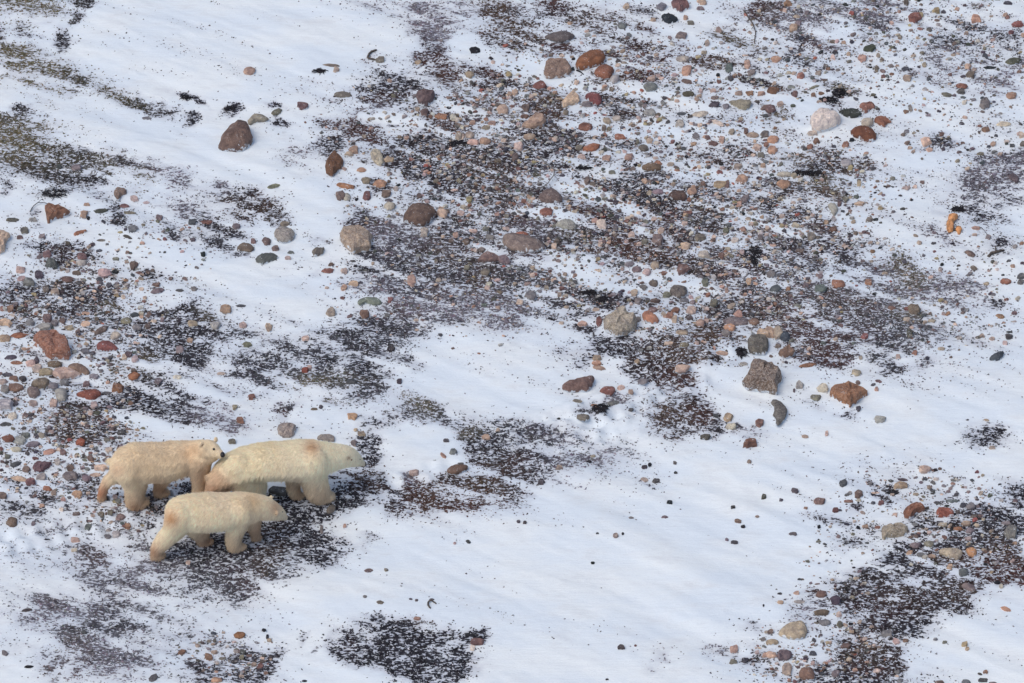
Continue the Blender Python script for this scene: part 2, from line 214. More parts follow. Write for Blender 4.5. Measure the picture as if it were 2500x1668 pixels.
# ------------------------------------------------------------------ data taken down from the photograph, tile by tile
K = 625 / 2350.0
STONES = """
T1 0 0
2290,655,105,75,tan,r 540,1520,60,45,dgrey,r 700,1530,90,60,mauve,r 1350,1075,90,30,grey,f
T2 625 0
690,605,140,30,olive,f,5 740,650,60,60,tan,a 800,865,160,50,olive,f 1145,555,90,50,olive,a 1490,577,60,40,orange,r 425,970,100,65,redmauve,a 190,1025,100,50,olive,f,-30 1960,700,90,60,tan,r 1700,1078,110,55,rust,r 1810,1080,60,60,cream,a 1985,1130,60,45,orange,r 2265,1020,110,80,tan,r 2225,975,70,40,brown,r 2170,1140,80,40,orange,a 2110,1180,80,40,tan,a 1860,1250,60,80,tan,a 1960,1240,80,60,tan,r 2000,1300,100,50,peach,a 2100,1300,110,65,orange,r 1385,1260,60,40,orange,r 905,1385,90,70,orange,a 855,1430,80,40,tan,a 1230,1475,100,50,tan,a 970,1570,90,40,orange,f 2220,1470,80,40,brown,f 2330,860,50,50,orange,a 2010,460,90,65,black,r 1545,1035,80,60,brown,a
T3 1250 0
945,740,90,70,lgrey,r 255,780,120,60,rustbrown,r 690,955,90,50,mauve,r 25,855,60,60,orange,a 125,985,80,80,brown,a 495,1030,55,50,olive,r 115,1075,80,40,red,f 665,1165,125,75,red,r 845,1175,50,60,brown,r 875,1100,80,60,tan,a 960,1080,80,50,cream,a 1260,1030,110,70,lgrey,a 730,1355,150,75,rust,f,-15 615,1360,75,50,olive,r 1210,1355,90,65,olive,r 160,1265,110,60,tan,r 60,1355,90,60,peach,a 30,1435,60,80,brown,a 640,1435,80,50,peach,a 870,1455,80,45,orange,a 1075,1450,90,50,tan,a 1285,1545,170,75,brown,r 1340,1505,60,45,rust,r 1455,1510,80,40,tan,r 1740,20,100,50,peach,f,20 1370,60,90,70,grey,r 1730,78,75,40,mauve,r 1595,160,45,50,orange,a 1640,205,70,40,olive,r 1295,190,60,30,tan,r 535,205,50,30,orange,r 1045,60,60,50,peach,r 1010,245,80,60,grey,r 1555,335,100,70,mauve,a 1790,405,50,60,tan,r 1565,545,120,50,cream,r 1600,655,90,100,orange,a 1610,750,100,40,brown,f,15 1280,725,90,50,peach,a 1270,815,120,75,grey,r 1615,870,110,50,dolive,r 1845,840,60,40,peach,r 1735,840,40,50,pink,a 1865,905,70,40,brown,a 2085,865,70,40,tan,a 2185,870,80,45,rust,a 2285,875,70,40,orange,r 2320,990,70,50,brown,r 1855,970,90,60,dgrey,a 1965,985,70,50,grey,r 1725,1050,140,50,cream,f,-10 1560,1045,90,30,dgrey,f 1890,1130,120,40,cream,f,20 1540,1140,90,60,cream,a 2015,1210,70,50,tan,a 2205,1240,110,50,tan,f 2145,1200,40,70,red,a 1925,1290,55,80,orange,r 1850,1320,90,45,redmauve,r 2320,1230,80,60,olive,a 2250,1360,80,50,tan,r 2230,1300,30,30,orange,r 2330,1330,50,50,rust,r 2160,600,70,80,orange,a 2195,680,90,50,mauve,r 2005,725,60,50,dgrey,r 1995,630,70,80,green,a 2285,1430,80,50,olive,r 2080,1525,80,50,tan,a 2305,1525,50,40,orange,r 1800,1262,50,40,brown,r 1690,1250,70,60,grey,r 1265,1280,60,50,tan,r 990,1250,100,50,rust,a 1150,1290,40,50,olive,r 1900,270,70,50,tan,a 1760,490,50,40,tan,r
T4 1875 0
990,995,50,30,grey,a 910,1130,110,85,cream,r 45,1280,100,75,orange,r 45,1380,90,75,orange,r 45,845,110,60,rustbrown,r 25,1000,100,75,redmauve,r 115,965,70,40,tan,r 300,705,80,60,rust,r 385,1340,70,50,rust,f,-30 440,1300,60,50,rustbrown,r 715,1330,60,50,rust,r 405,1225,90,40,cream,a 1455,1310,100,80,peach,a 1480,1380,70,35,orange,r 2165,1140,130,45,cream,r 1985,970,100,80,mauve,a,-40 1305,1000,40,75,olive,a,-15 1995,1190,80,50,rustbrown,r 2330,1240,50,60,peach,a 2230,890,90,60,orange,r 1855,695,70,60,brown,a 1780,795,110,45,rustbrown,f,10 1770,850,80,50,dolive,r 1640,885,100,40,olive,f,15 1835,620,60,50,orange,r 2250,560,145,60,dolive,f,-12 2035,630,120,25,black,f 925,460,110,60,dolive,a 1260,640,70,40,dgrey,r 1275,735,90,60,tan,a 1135,688,50,25,rust,f 1060,708,45,25,red,f,20 995,640,40,60,brown,a 865,545,90,60,orange,a 1010,520,40,50,tan,r 740,500,40,35,orange,r 595,525,50,50,peach,a 235,255,90,70,orange,a 275,225,60,50,mauve,r 265,160,70,30,tan,f 75,550,90,60,orange,a 180,45,70,50,rust,a 1270,20,45,60,brown,a 1340,170,120,80,rustbrown,a 1395,145,60,50,yellow,r 1545,105,70,50,yellow,a 1735,88,45,30,orange,r 1915,190,90,65,orange,a 2200,45,80,40,dgrey,a 2290,240,110,60,red,a 2335,325,30,40,orange,r 1430,605,40,50,tan,r 1205,110,35,25,orange,r 595,388,60,30,brown,r 215,805,80,35,grey,f 415,880,50,50,rust,a 245,875,55,50,rustbrown,a 460,680,55,50,tan,a 425,805,90,22,olive,f,-20 965,875,50,25,dolive,f 2065,1325,50,40,orange,a 2340,1325,60,60,brown,a 1605,1375,40,25,dgrey,r 1830,1385,30,20,black,r 1950,1415,70,30,olive,f 720,1490,100,70,lgrey,r 755,1535,50,50,yellow,r 770,1290,50,30,black,a
T5 0 417
115,447,120,40,dolive,f,3 225,550,80,55,olive,r 300,445,80,40,lgrey,r 1240,245,80,50,pink,a 1340,280,60,25,pink,f 1140,313,90,40,redmauve,f 1190,385,120,30,olive,f 1460,422,65,50,mauve,a 770,395,70,70,orange,a 800,318,60,30,orange,a 810,430,35,35,black,r 925,375,130,40,dolive,f,-5 1220,535,90,60,grey,a 1170,605,80,30,dolive,f,20 930,635,80,25,olive,f 910,733,60,25,dgrey,f,-10 730,570,140,28,rust,f,-22 185,600,60,35,redmauve,r 390,605,60,50,mauve,a 430,765,80,80,redmauve,a 755,790,90,75,redmauve,a 750,850,90,60,lgrey,r 480,855,110,90,dgrey,a 1225,865,60,80,redmauve,a 1065,808,70,35,olive,r 360,955,95,85,dmauve,a 185,905,90,60,pink,a 700,935,80,50,brown,a 200,980,90,50,pink,a 260,1025,120,80,grey,a 620,990,120,50,brown,f 420,1078,65,65,brown,r 955,940,120,70,pink,a 1060,930,55,35,black,a 1275,930,60,30,red,f 915,1000,60,40,dgrey,r 1000,1050,60,45,dgrey,r 510,1110,80,50,tan,a 1130,1155,45,40,peach,a 1430,1050,80,40,redmauve,a 1450,1105,130,50,mauve,f,-10 1650,1095,80,30,dgrey,f 1780,1080,60,40,mauve,a 2170,500,70,55,mauve,r 1900,450,110,40,rustbrown,f 1770,455,80,50,dgrey,a 2330,640,50,60,redmauve,r 1865,765,50,50,black,a 2080,1275,100,80,tan,a 2210,1240,90,30,dgrey,f 1770,1395,90,60,tan,r 1980,1425,90,80,lgrey,a 1235,1318,80,45,dgrey,f,-15 1160,1370,95,55,olive,r 930,1298,70,20,dgrey,f 940,1358,60,25,dgrey,f 1490,1360,50,50,mauve,a 1355,1420,60,50,brown,r 1260,1430,90,60,grey,r 1410,1375,60,30,peach,f 790,1410,90,50,peach,a 640,1440,80,50,tan,r 790,1300,80,30,orange,f 715,1480,50,70,brown,a 930,1465,130,50,brown,f,-25 1060,1520,90,70,cream,a 440,1350,90,80,redmauve,a 500,1390,70,60,mauve,r 570,1375,70,50,brown,r 400,1430,130,60,lgrey,a 275,1400,90,60,grey,r 540,1300,50,40,dgrey,r 50,1400,120,80,peach,a 170,1520,150,45,rust,f,-5 95,1270,60,60,rust,a 20,1270,40,50,rust,r 430,1250,50,35,brown,r 40,1550,110,60,tan,a 2230,1415,70,50,pink,a 1740,1550,60,40,orange,a
T6 625 417
100,640,80,75,redmauve,r 270,485,90,45,olive,r 180,710,70,50,brown,a 320,740,60,30,grey,r 290,795,60,40,pink,a 570,740,110,70,olive,a 660,915,110,45,red,f 690,855,50,40,brown,a 810,920,70,60,peach,a 900,1030,100,55,tan,a 805,1075,60,60,orange,a 1430,1010,75,110,orange,a 1675,1000,50,45,tan,r 1235,1195,60,45,red,r 995,1325,75,85,rustbrown,a 695,1310,90,90,tan,a 120,1435,60,80,tan,a 455,1535,80,50,peach,r 820,140,180,48,rust,f,10 1015,95,90,60,olive,r 1140,125,120,75,orange,r 1195,215,85,70,brown,a 1015,235,70,90,rustbrown,a 830,245,80,70,cream,r 1220,275,80,30,dgrey,f 1225,335,100,75,cream,r 1285,170,50,45,cream,r 770,230,90,90,brown,a 1500,225,50,45,brown,a 1710,400,90,75,peach,a 1700,345,60,40,orange,r 1750,365,60,40,brown,r 1885,385,80,50,peach,r 1900,330,60,40,tan,a 1960,260,60,60,yellow,a 1835,582,55,50,orange,r 1820,170,70,25,peach,f 1995,540,80,50,peach,a 2110,525,60,45,olive,a 2215,390,50,40,orange,a 2295,520,70,35,peach,r 2320,640,100,100,olive,a 2280,810,100,80,mauve,a 2105,915,90,70,olive,r 1935,880,60,50,olive,r 2140,1030,60,40,cream,r 2215,985,70,30,peach,f 2095,1230,60,30,green,r 2150,595,100,45,grey,f,15 1545,560,70,90,cream,a 2070,715,70,40,brown,a 1930,650,70,50,brown,a 160,145,120,36,olive,f,-15 1650,815,40,40,olive,r
T7 1250 417
315,380,115,80,rustbrown,r 85,573,120,45,rust,r 240,430,45,40,olive,r 180,550,40,30,brown,r 760,460,80,45,orange,a 825,495,90,85,cream,a 1065,420,60,30,peach,r 1370,550,60,50,peach,r 1095,585,70,50,peach,a 385,680,60,60,peach,a 810,670,50,40,peach,a 1220,650,60,60,olive,r 1335,635,110,90,mauve,a 1650,197,75,65,orange,a 1900,130,130,65,tan,a 2100,90,105,75,orange,a 1970,130,60,60,brown,a 1755,120,50,45,red,a 1905,15,70,35,red,a 1345,195,100,50,mauve,r 690,80,55,75,brown,a 1220,100,60,40,orange,r 915,20,70,40,olive,r 1965,555,60,55,olive,r 1725,610,110,70,olive,a 1645,625,50,40,mauve,a 1760,775,110,70,cream,a 1595,695,90,70,peach,a 1550,600,50,40,brown,r 1920,775,60,60,rustbrown,a 2120,550,60,40,orange,a 2200,495,40,40,peach,r 2140,260,80,60,mauve,a 2090,300,50,45,orange,r 1625,385,60,45,red,a 1075,855,90,50,grey,r 1150,900,90,60,mauve,r 1315,870,85,70,tan,r 1240,925,80,60,pink,a 1570,900,120,90,redmauve,a 1390,940,50,40,rust,r 1300,1020,80,65,brown,r 1205,1060,70,50,mauve,r 1125,1110,70,65,tan,r 1420,1130,80,50,olive,a 1575,1180,90,45,grey,r 1775,1018,65,65,olive,r 1160,1200,70,60,mauve,a 1315,1190,90,40,brown,a 1855,1205,80,70,olive,a 2015,1230,90,50,tan,r 2075,1310,80,65,orange,a 1970,1090,40,60,orange,a 2175,1010,60,55,orange,a 2045,640,70,50,cream,a 190,950,50,45,peach,r 170,1135,115,80,grey,a 75,1195,80,50,peach,a 320,1065,45,40,tan,r 240,1050,35,30,tan,r 435,1135,50,40,tan,r 800,1385,60,100,red,a 1295,1280,80,55,redmauve,r 1160,1370,50,50,mauve,r 1450,1340,70,55,rust,a 1490,1370,50,70,peach,a 1500,1285,80,50,rust,a 1645,1280,100,70,pink,a 650,1405,90,50,peach,a 770,1280,80,30,peach,f 455,1395,50,30,peach,r 1565,1495,110,45,tan,r 1625,1355,70,50,dmauve,a 2000,1440,110,70,orange,a 1730,1410,80,60,tan,a 2050,1375,260,80,mauve,f,5 2220,1380,100,60,brown,r 2300,1490,130,90,tan,a 1970,1500,90,60,mauve,a 2280,615,50,50,mauve,r 1595,450,40,40,grey,r
T8 1875 417
480,1082,115,75,green,r 650,1050,140,80,rust,a 655,300,45,70,brown,a 710,265,50,50,olive,a 840,310,90,40,tan,a 140,130,125,75,orange,r 150,40,130,50,cream,r 240,50,60,50,tan,r 535,165,70,40,brown,a 255,500,80,50,tan,a 535,478,45,35,orange,r 600,540,70,50,red,a 395,612,80,65,olive,a 45,680,70,35,orange,f 295,735,90,40,brown,f 30,960,80,60,grey,r 65,1085,100,60,green,r 185,1085,50,45,rust,a 305,1127,35,25,orange,r 345,1055,60,40,mauve,a 480,980,50,40,mauve,a 920,1012,65,60,rust,r 1910,532,80,35,orange,f,10 2020,612,50,50,mauve,r 1855,775,100,50,brown,f,25 1890,905,70,40,olive,f,20 2175,1028,95,55,rust,r 2005,1045,50,30,tan,r 2330,980,80,55,grey,r 2315,1030,60,45,mauve,r 2245,893,50,30,orange,a 1585,915,40,40,pink,a 1595,872,35,30,black,r 1135,1255,85,40,rustbrown,f,5 1270,1265,50,40,red,a 1345,1270,110,90,brown,a 1275,1365,80,40,peach,a 1440,1385,50,30,tan,a 1500,1375,80,35,tan,a 2130,1335,95,40,rust,f,15 2130,1200,40,30,black,r 2215,1475,65,20,dgrey,f 2215,1520,60,50,dmauve,a 1650,1305,30,20,black,r 1300,1500,60,70,dolive,a 1200,1520,60,30,dgrey,r 1820,1285,55,35,grey,r 1700,1380,50,15,black,f 885,1520,80,50,red,a 150,1520,95,95,blue,r 85,1480,90,130,tan,a 20,1480,90,110,tan,a 2255,80,110,60,dmauve,f,35 1415,100,50,30,brown,r 1350,140,45,35,peach,a 1260,150,60,30,pink,a 925,460,70,45,olive,a 1145,60,50,35,olive,r 835,105,40,60,tan,a 2330,665,40,30,rust,a
T9 0 834
100,143,120,40,dgrey,f,-8 150,190,110,40,rust,f 285,210,90,60,pink,a 335,180,50,80,dmauve,a 505,210,125,60,brown,r 420,285,130,70,tan,a 340,250,100,80,cream,a 65,300,100,35,dgrey,f 130,340,80,50,rustbrown,r 215,335,70,50,dmauve,a 30,370,80,60,pink,r 140,430,140,80,redmauve,r 45,440,80,80,grey,r 370,390,170,90,olive,a 310,470,110,100,mauve,r 490,410,100,70,grey,r 590,370,90,60,grey,r 565,490,110,130,lgrey,r 490,570,75,75,peach,a 310,570,80,55,tan,r 55,580,140,110,lgrey,a 865,318,95,50,grey,r 790,385,70,50,redmauve,a 1080,408,100,80,rustbrown,a 980,455,90,30,dgrey,f 785,85,80,55,grey,a 1180,120,75,60,dmauve,r 1140,140,50,60,peach,a 1240,160,60,60,pink,a 1225,310,110,70,rust,f,-8 1230,260,60,40,brown,r 1450,360,70,70,mauve,a 1630,325,80,40,cream,r 890,650,80,40,dolive,f,-15 870,585,70,70,pink,a 115,682,90,60,cream,r 235,675,50,50,redmauve,a 50,760,100,35,dgrey,f 75,890,120,60,red,r 190,905,110,70,lgrey,a 305,940,110,55,grey,a 240,855,90,50,green,a 385,860,60,50,tan,a 150,990,110,50,cream,r 15,990,40,40,red,r 450,1010,110,50,orange,f,-15 585,1015,60,50,redmauve,a 740,925,85,60,brightred,a,-30 1110,830,80,55,dgrey,a 985,905,60,45,olive,r 250,1028,45,35,dgrey,r 70,1055,60,45,olive,r 325,1075,55,30,red,r 145,1125,110,45,dgrey,f,-20 835,1070,55,65,redmauve,a,-30 650,1165,75,55,redmauve,a 240,1180,90,50,redmauve,a 530,1110,60,60,cream,a 175,1260,140,50,peach,f,8 285,1290,90,65,redmauve,a 380,1245,90,60,lgrey,a 655,1250,150,80,mauve,a 800,1260,90,60,mauve,r 435,1355,90,45,rust,f,15 25,1420,70,60,redmauve,a 705,1415,100,60,orange,a,20 580,1450,50,35,orange,r 495,1395,50,50,tan,r 385,1505,50,35,orange,a 880,1228,110,40,peach,f 860,1365,40,30,dgrey,r 1000,1000,70,50,peach,a 930,1165,110,60,peach,a 1085,1475,60,50,grey,r 2205,720,80,60,rust,a 2155,600,50,50,tan,a 2030,285,80,30,peach,f 2270,30,90,50,olive,r 1650,70,80,70,mauve,r 2310,500,70,50,rust,a 2130,935,80,50,olive,r 830,640,60,30,cream,f
T10 625 834
885,700,95,65,orange,a 905,930,60,65,mauve,a 970,850,80,45,tan,a 915,815,40,30,tan,r 455,265,70,50,brightred,a,-20 495,235,50,40,peach,a 535,620,70,25,brown,f 595,600,40,35,dgrey,r 1880,1133,60,20,dgrey,f 1810,1030,70,55,grey,r 1720,1060,70,35,orange,f,40 1455,1205,100,50,pink,a 1745,915,60,35,dgrey,a 1240,75,75,60,black,r 1315,380,50,45,dmauve,r 880,380,100,50,dgrey,r 2110,885,80,50,tan,r 2225,805,45,60,tan,r 340,1400,60,40,rust,a 695,1540,95,70,olive,f,-45
T11 1250 834
1000,430,70,50,peach,r 1088,465,50,40,tan,r 930,545,100,50,grey,a 780,150,85,55,tan,r 780,190,90,45,orange,r 795,230,120,40,tan,f,8 1555,270,130,75,peach,a 1150,188,50,40,orange,r 1200,365,100,60,grey,r 600,565,90,30,olive,f,10 760,575,80,30,rust,f,15 650,715,115,60,olive,r 430,685,30,30,black,r 1090,628,50,30,dgrey,a 1775,870,95,55,dolive,r 2270,735,80,75,rustbrown,a 1985,690,80,80,tan,a 2010,770,90,60,cream,a 2180,930,120,90,rustbrown,a 1440,25,90,40,peach,r 1930,115,120,40,tan,f,5 1580,50,100,40,olive,r 1855,65,30,50,orange,a 2125,210,80,35,lgrey,r 2175,1110,40,35,tan,r 2310,1420,50,50,dolive,a 1215,1138,50,35,dmauve,r 1265,1120,35,35,black,r 1215,1255,70,40,peach,r 1325,1265,75,40,dgrey,a 1495,1108,35,30,olive,r 705,1100,50,30,black,r 745,1040,50,25,tan,f 435,1175,60,40,tan,r 270,1300,70,50,dmauve,r 1450,1475,55,40,black,a 2030,1520,45,35,black,a 1505,1195,35,25,black,a 1870,675,50,30,dgrey,a
T12 1875 834
90,45,60,40,olive,r 365,215,160,35,rust,f,-10 505,430,105,75,cream,a 290,400,70,70,lgrey,a 810,290,90,55,tan,r 825,380,45,40,brown,r 965,400,50,25,dgrey,f,-20 1015,365,60,30,redmauve,f,20 995,445,45,40,orange,a 1020,715,100,70,lgrey,a 1345,108,60,40,rust,a 1460,160,45,40,blue,r 1590,80,60,30,peach,a 850,155,40,30,tan,r 1195,150,50,40,tan,a 240,450,25,40,dmauve,r 435,520,110,60,olive,a 830,620,45,60,dgrey,r 340,865,60,30,tan,f,10 537,845,30,60,peach,a 1435,1178,120,70,peach,a 2005,725,60,25,tan,f,10 2055,972,65,35,tan,a 1235,1262,90,30,dmauve,f,5 1215,1325,120,65,tan,a 1140,1390,120,35,black,a 1140,1405,45,25,tan,r 690,1312,80,55,dgrey,a,-20 245,1375,75,40,dgrey,a,25 120,1452,40,30,dgrey,r 470,1465,90,60,redmauve,a 830,1410,75,75,brown,r 740,1468,90,30,rust,f 1040,1490,55,45,red,a 345,1530,40,25,rust,r 620,1550,70,60,red,r 980,1388,90,18,peach,f 1700,1465,130,35,green,f 1790,1500,65,45,blue,r 1860,1510,90,60,grey,r 1550,1475,60,25,dgrey,r 1640,1510,50,20,black,r 1730,1400,50,35,dgrey,r 1655,1372,45,30,mauve,r 1700,1270,55,25,grey,r
T13 0 1251
115,97,100,85,brown,r 685,237,85,55,peach,r 680,332,70,40,tan,a 810,127,70,65,green,a,30 990,215,65,60,grey,a 1070,195,80,70,lgrey,r 1105,50,100,60,mauve,a,-25 1170,130,65,60,rust,a 1725,455,50,40,peach,a 425,250,75,12,black,f 2200,1120,100,60,rust,r 1830,1185,30,20,olive,r 1915,1172,40,30,olive,r 1970,1170,35,35,dolive,r 1955,1198,45,20,orange,r 1665,1280,75,50,rust,f,-25 1915,1325,75,55,rust,a 1970,1275,70,40,tan,r 2040,1335,65,30,olive,f 2105,1330,35,20,dgrey,f,20 2170,1255,55,30,olive,f 2230,1270,60,50,dgrey,r 2220,1320,45,50,olive,r 2335,1390,50,40,tan,r 2290,1305,60,25,brown,f 1990,1550,110,50,orange,r 1410,1530,90,60,dgrey,f,-30 265,1415,90,30,black,f 45,1290,60,50,mauve,a 250,905,100,30,dmauve,f,-8 770,1105,60,35,dgrey,a 1190,305,70,20,dgrey,f 930,25,60,50,olive,r 1020,20,60,50,olive,r 705,15,80,40,brown,a 305,105,40,50,mauve,r 620,200,30,15,dgrey,r
T14 625 1251
1035,535,80,40,redmauve,f,-10 1195,535,45,30,olive,r 1140,845,65,35,olive,f 1000,790,40,25,grey,r 1615,812,50,20,dgrey,f 1475,820,30,25,dmauve,r 1420,808,35,20,dgrey,r 1950,272,55,30,black,f,20 1825,285,30,25,pink,r 2035,1195,130,75,redmauve,a 45,1400,60,50,red,r 90,1465,40,30,rust,r 75,1070,40,30,black,a 105,1135,30,45,black,a 445,1540,55,20,black,f 815,120,35,40,orange,a 605,145,30,80,mauve,a 1990,1250,50,50,cream,r 1480,985,70,35,rust,a
T15 1250 1251
60,100,35,30,dmauve,r 118,110,35,30,dmauve,r 740,465,38,28,black,r 1007,1248,65,50,dmauve,a 1132,1230,28,18,red,r 872,1535,30,18,black,r 2042,265,72,38,dgrey,r 1972,240,35,35,mauve,r 2075,75,78,42,rustbrown,f,20 2120,125,40,28,black,a 1400,37,65,25,mauve,f 1095,48,50,25,mauve,f 955,232,50,45,tan,a 783,212,32,20,black,a 1018,216,25,28,black,r 2250,40,35,25,tan,r 2308,865,18,28,black,r 2040,1245,75,70,orange,a 2142,1343,62,52,blue,a 2030,1365,80,40,olive,r 2330,1300,70,45,orange,a 2335,1100,40,30,tan,r 2310,1160,50,40,mauve,a
T16 1875 1251
895,125,60,40,orange,a 1005,132,50,30,rust,r 230,200,75,35,dmauve,r 470,128,30,35,black,a 1350,290,100,55,mauve,r 1475,285,90,60,olive,r 1505,393,70,40,orange,r 1440,405,60,40,cream,r 1300,365,70,35,orange,a 1400,385,80,40,grey,r 1665,495,60,50,orange,a 1795,550,80,80,green,a 1845,680,140,60,mauve,f,20 2185,95,100,40,grey,r 2225,185,110,110,grey,a 1840,235,70,40,pink,r 1815,100,90,50,tan,a 1605,110,80,40,tan,a 1745,145,80,40,rust,a 1850,165,80,60,mauve,r 1480,180,50,40,pink,a 1890,40,60,35,brown,a 1900,65,50,30,orange,r 2105,640,60,40,black,r 2140,680,40,40,cream,r 485,755,95,75,brown,r 618,820,95,80,dmauve,a 487,928,140,60,brown,r 115,835,60,35,orange,r 105,755,45,20,black,r 260,745,50,35,orange,a 525,1015,100,60,grey,a 650,950,55,50,peach,a 660,1030,60,60,olive,a 295,830,110,30,lgrey,f 20,1100,60,50,redmauve,a 35,1190,110,50,tan,r 30,1300,110,60,peach,r 145,1310,120,100,mauve,a 175,1430,90,115,tan,a 410,1295,80,40,dgrey,r 345,1340,45,40,dmauve,r 410,1385,45,40,peach,r 195,1530,35,40,rust,r 710,1222,85,50,redmauve,r 745,1350,55,40,peach,r 770,1085,50,35,orange,r 840,1010,40,35,peach,r 950,1048,45,25,tan,r 1090,1110,100,70,grey,a 1175,1180,70,55,peach,r 1265,1173,50,35,rust,r 1185,1458,60,35,grey,r 1185,1495,40,20,peach,r 1000,1445,70,40,pink,a 1215,1535,60,40,grey,r 2180,885,100,40,orange,f,15 1805,1212,60,45,yellow,r 1825,1250,40,35,orange,a 1995,1460,50,40,rust,r 1945,1475,45,20,black,f,20 1970,1528,95,35,dgrey,r 1575,1555,90,40,brown,r 1820,1550,80,50,grey,r 2065,1560,80,30,mauve,r 1535,1162,40,30,grey,r 1620,1190,45,30,olive,r 625,1480,80,60,mauve,r
"""
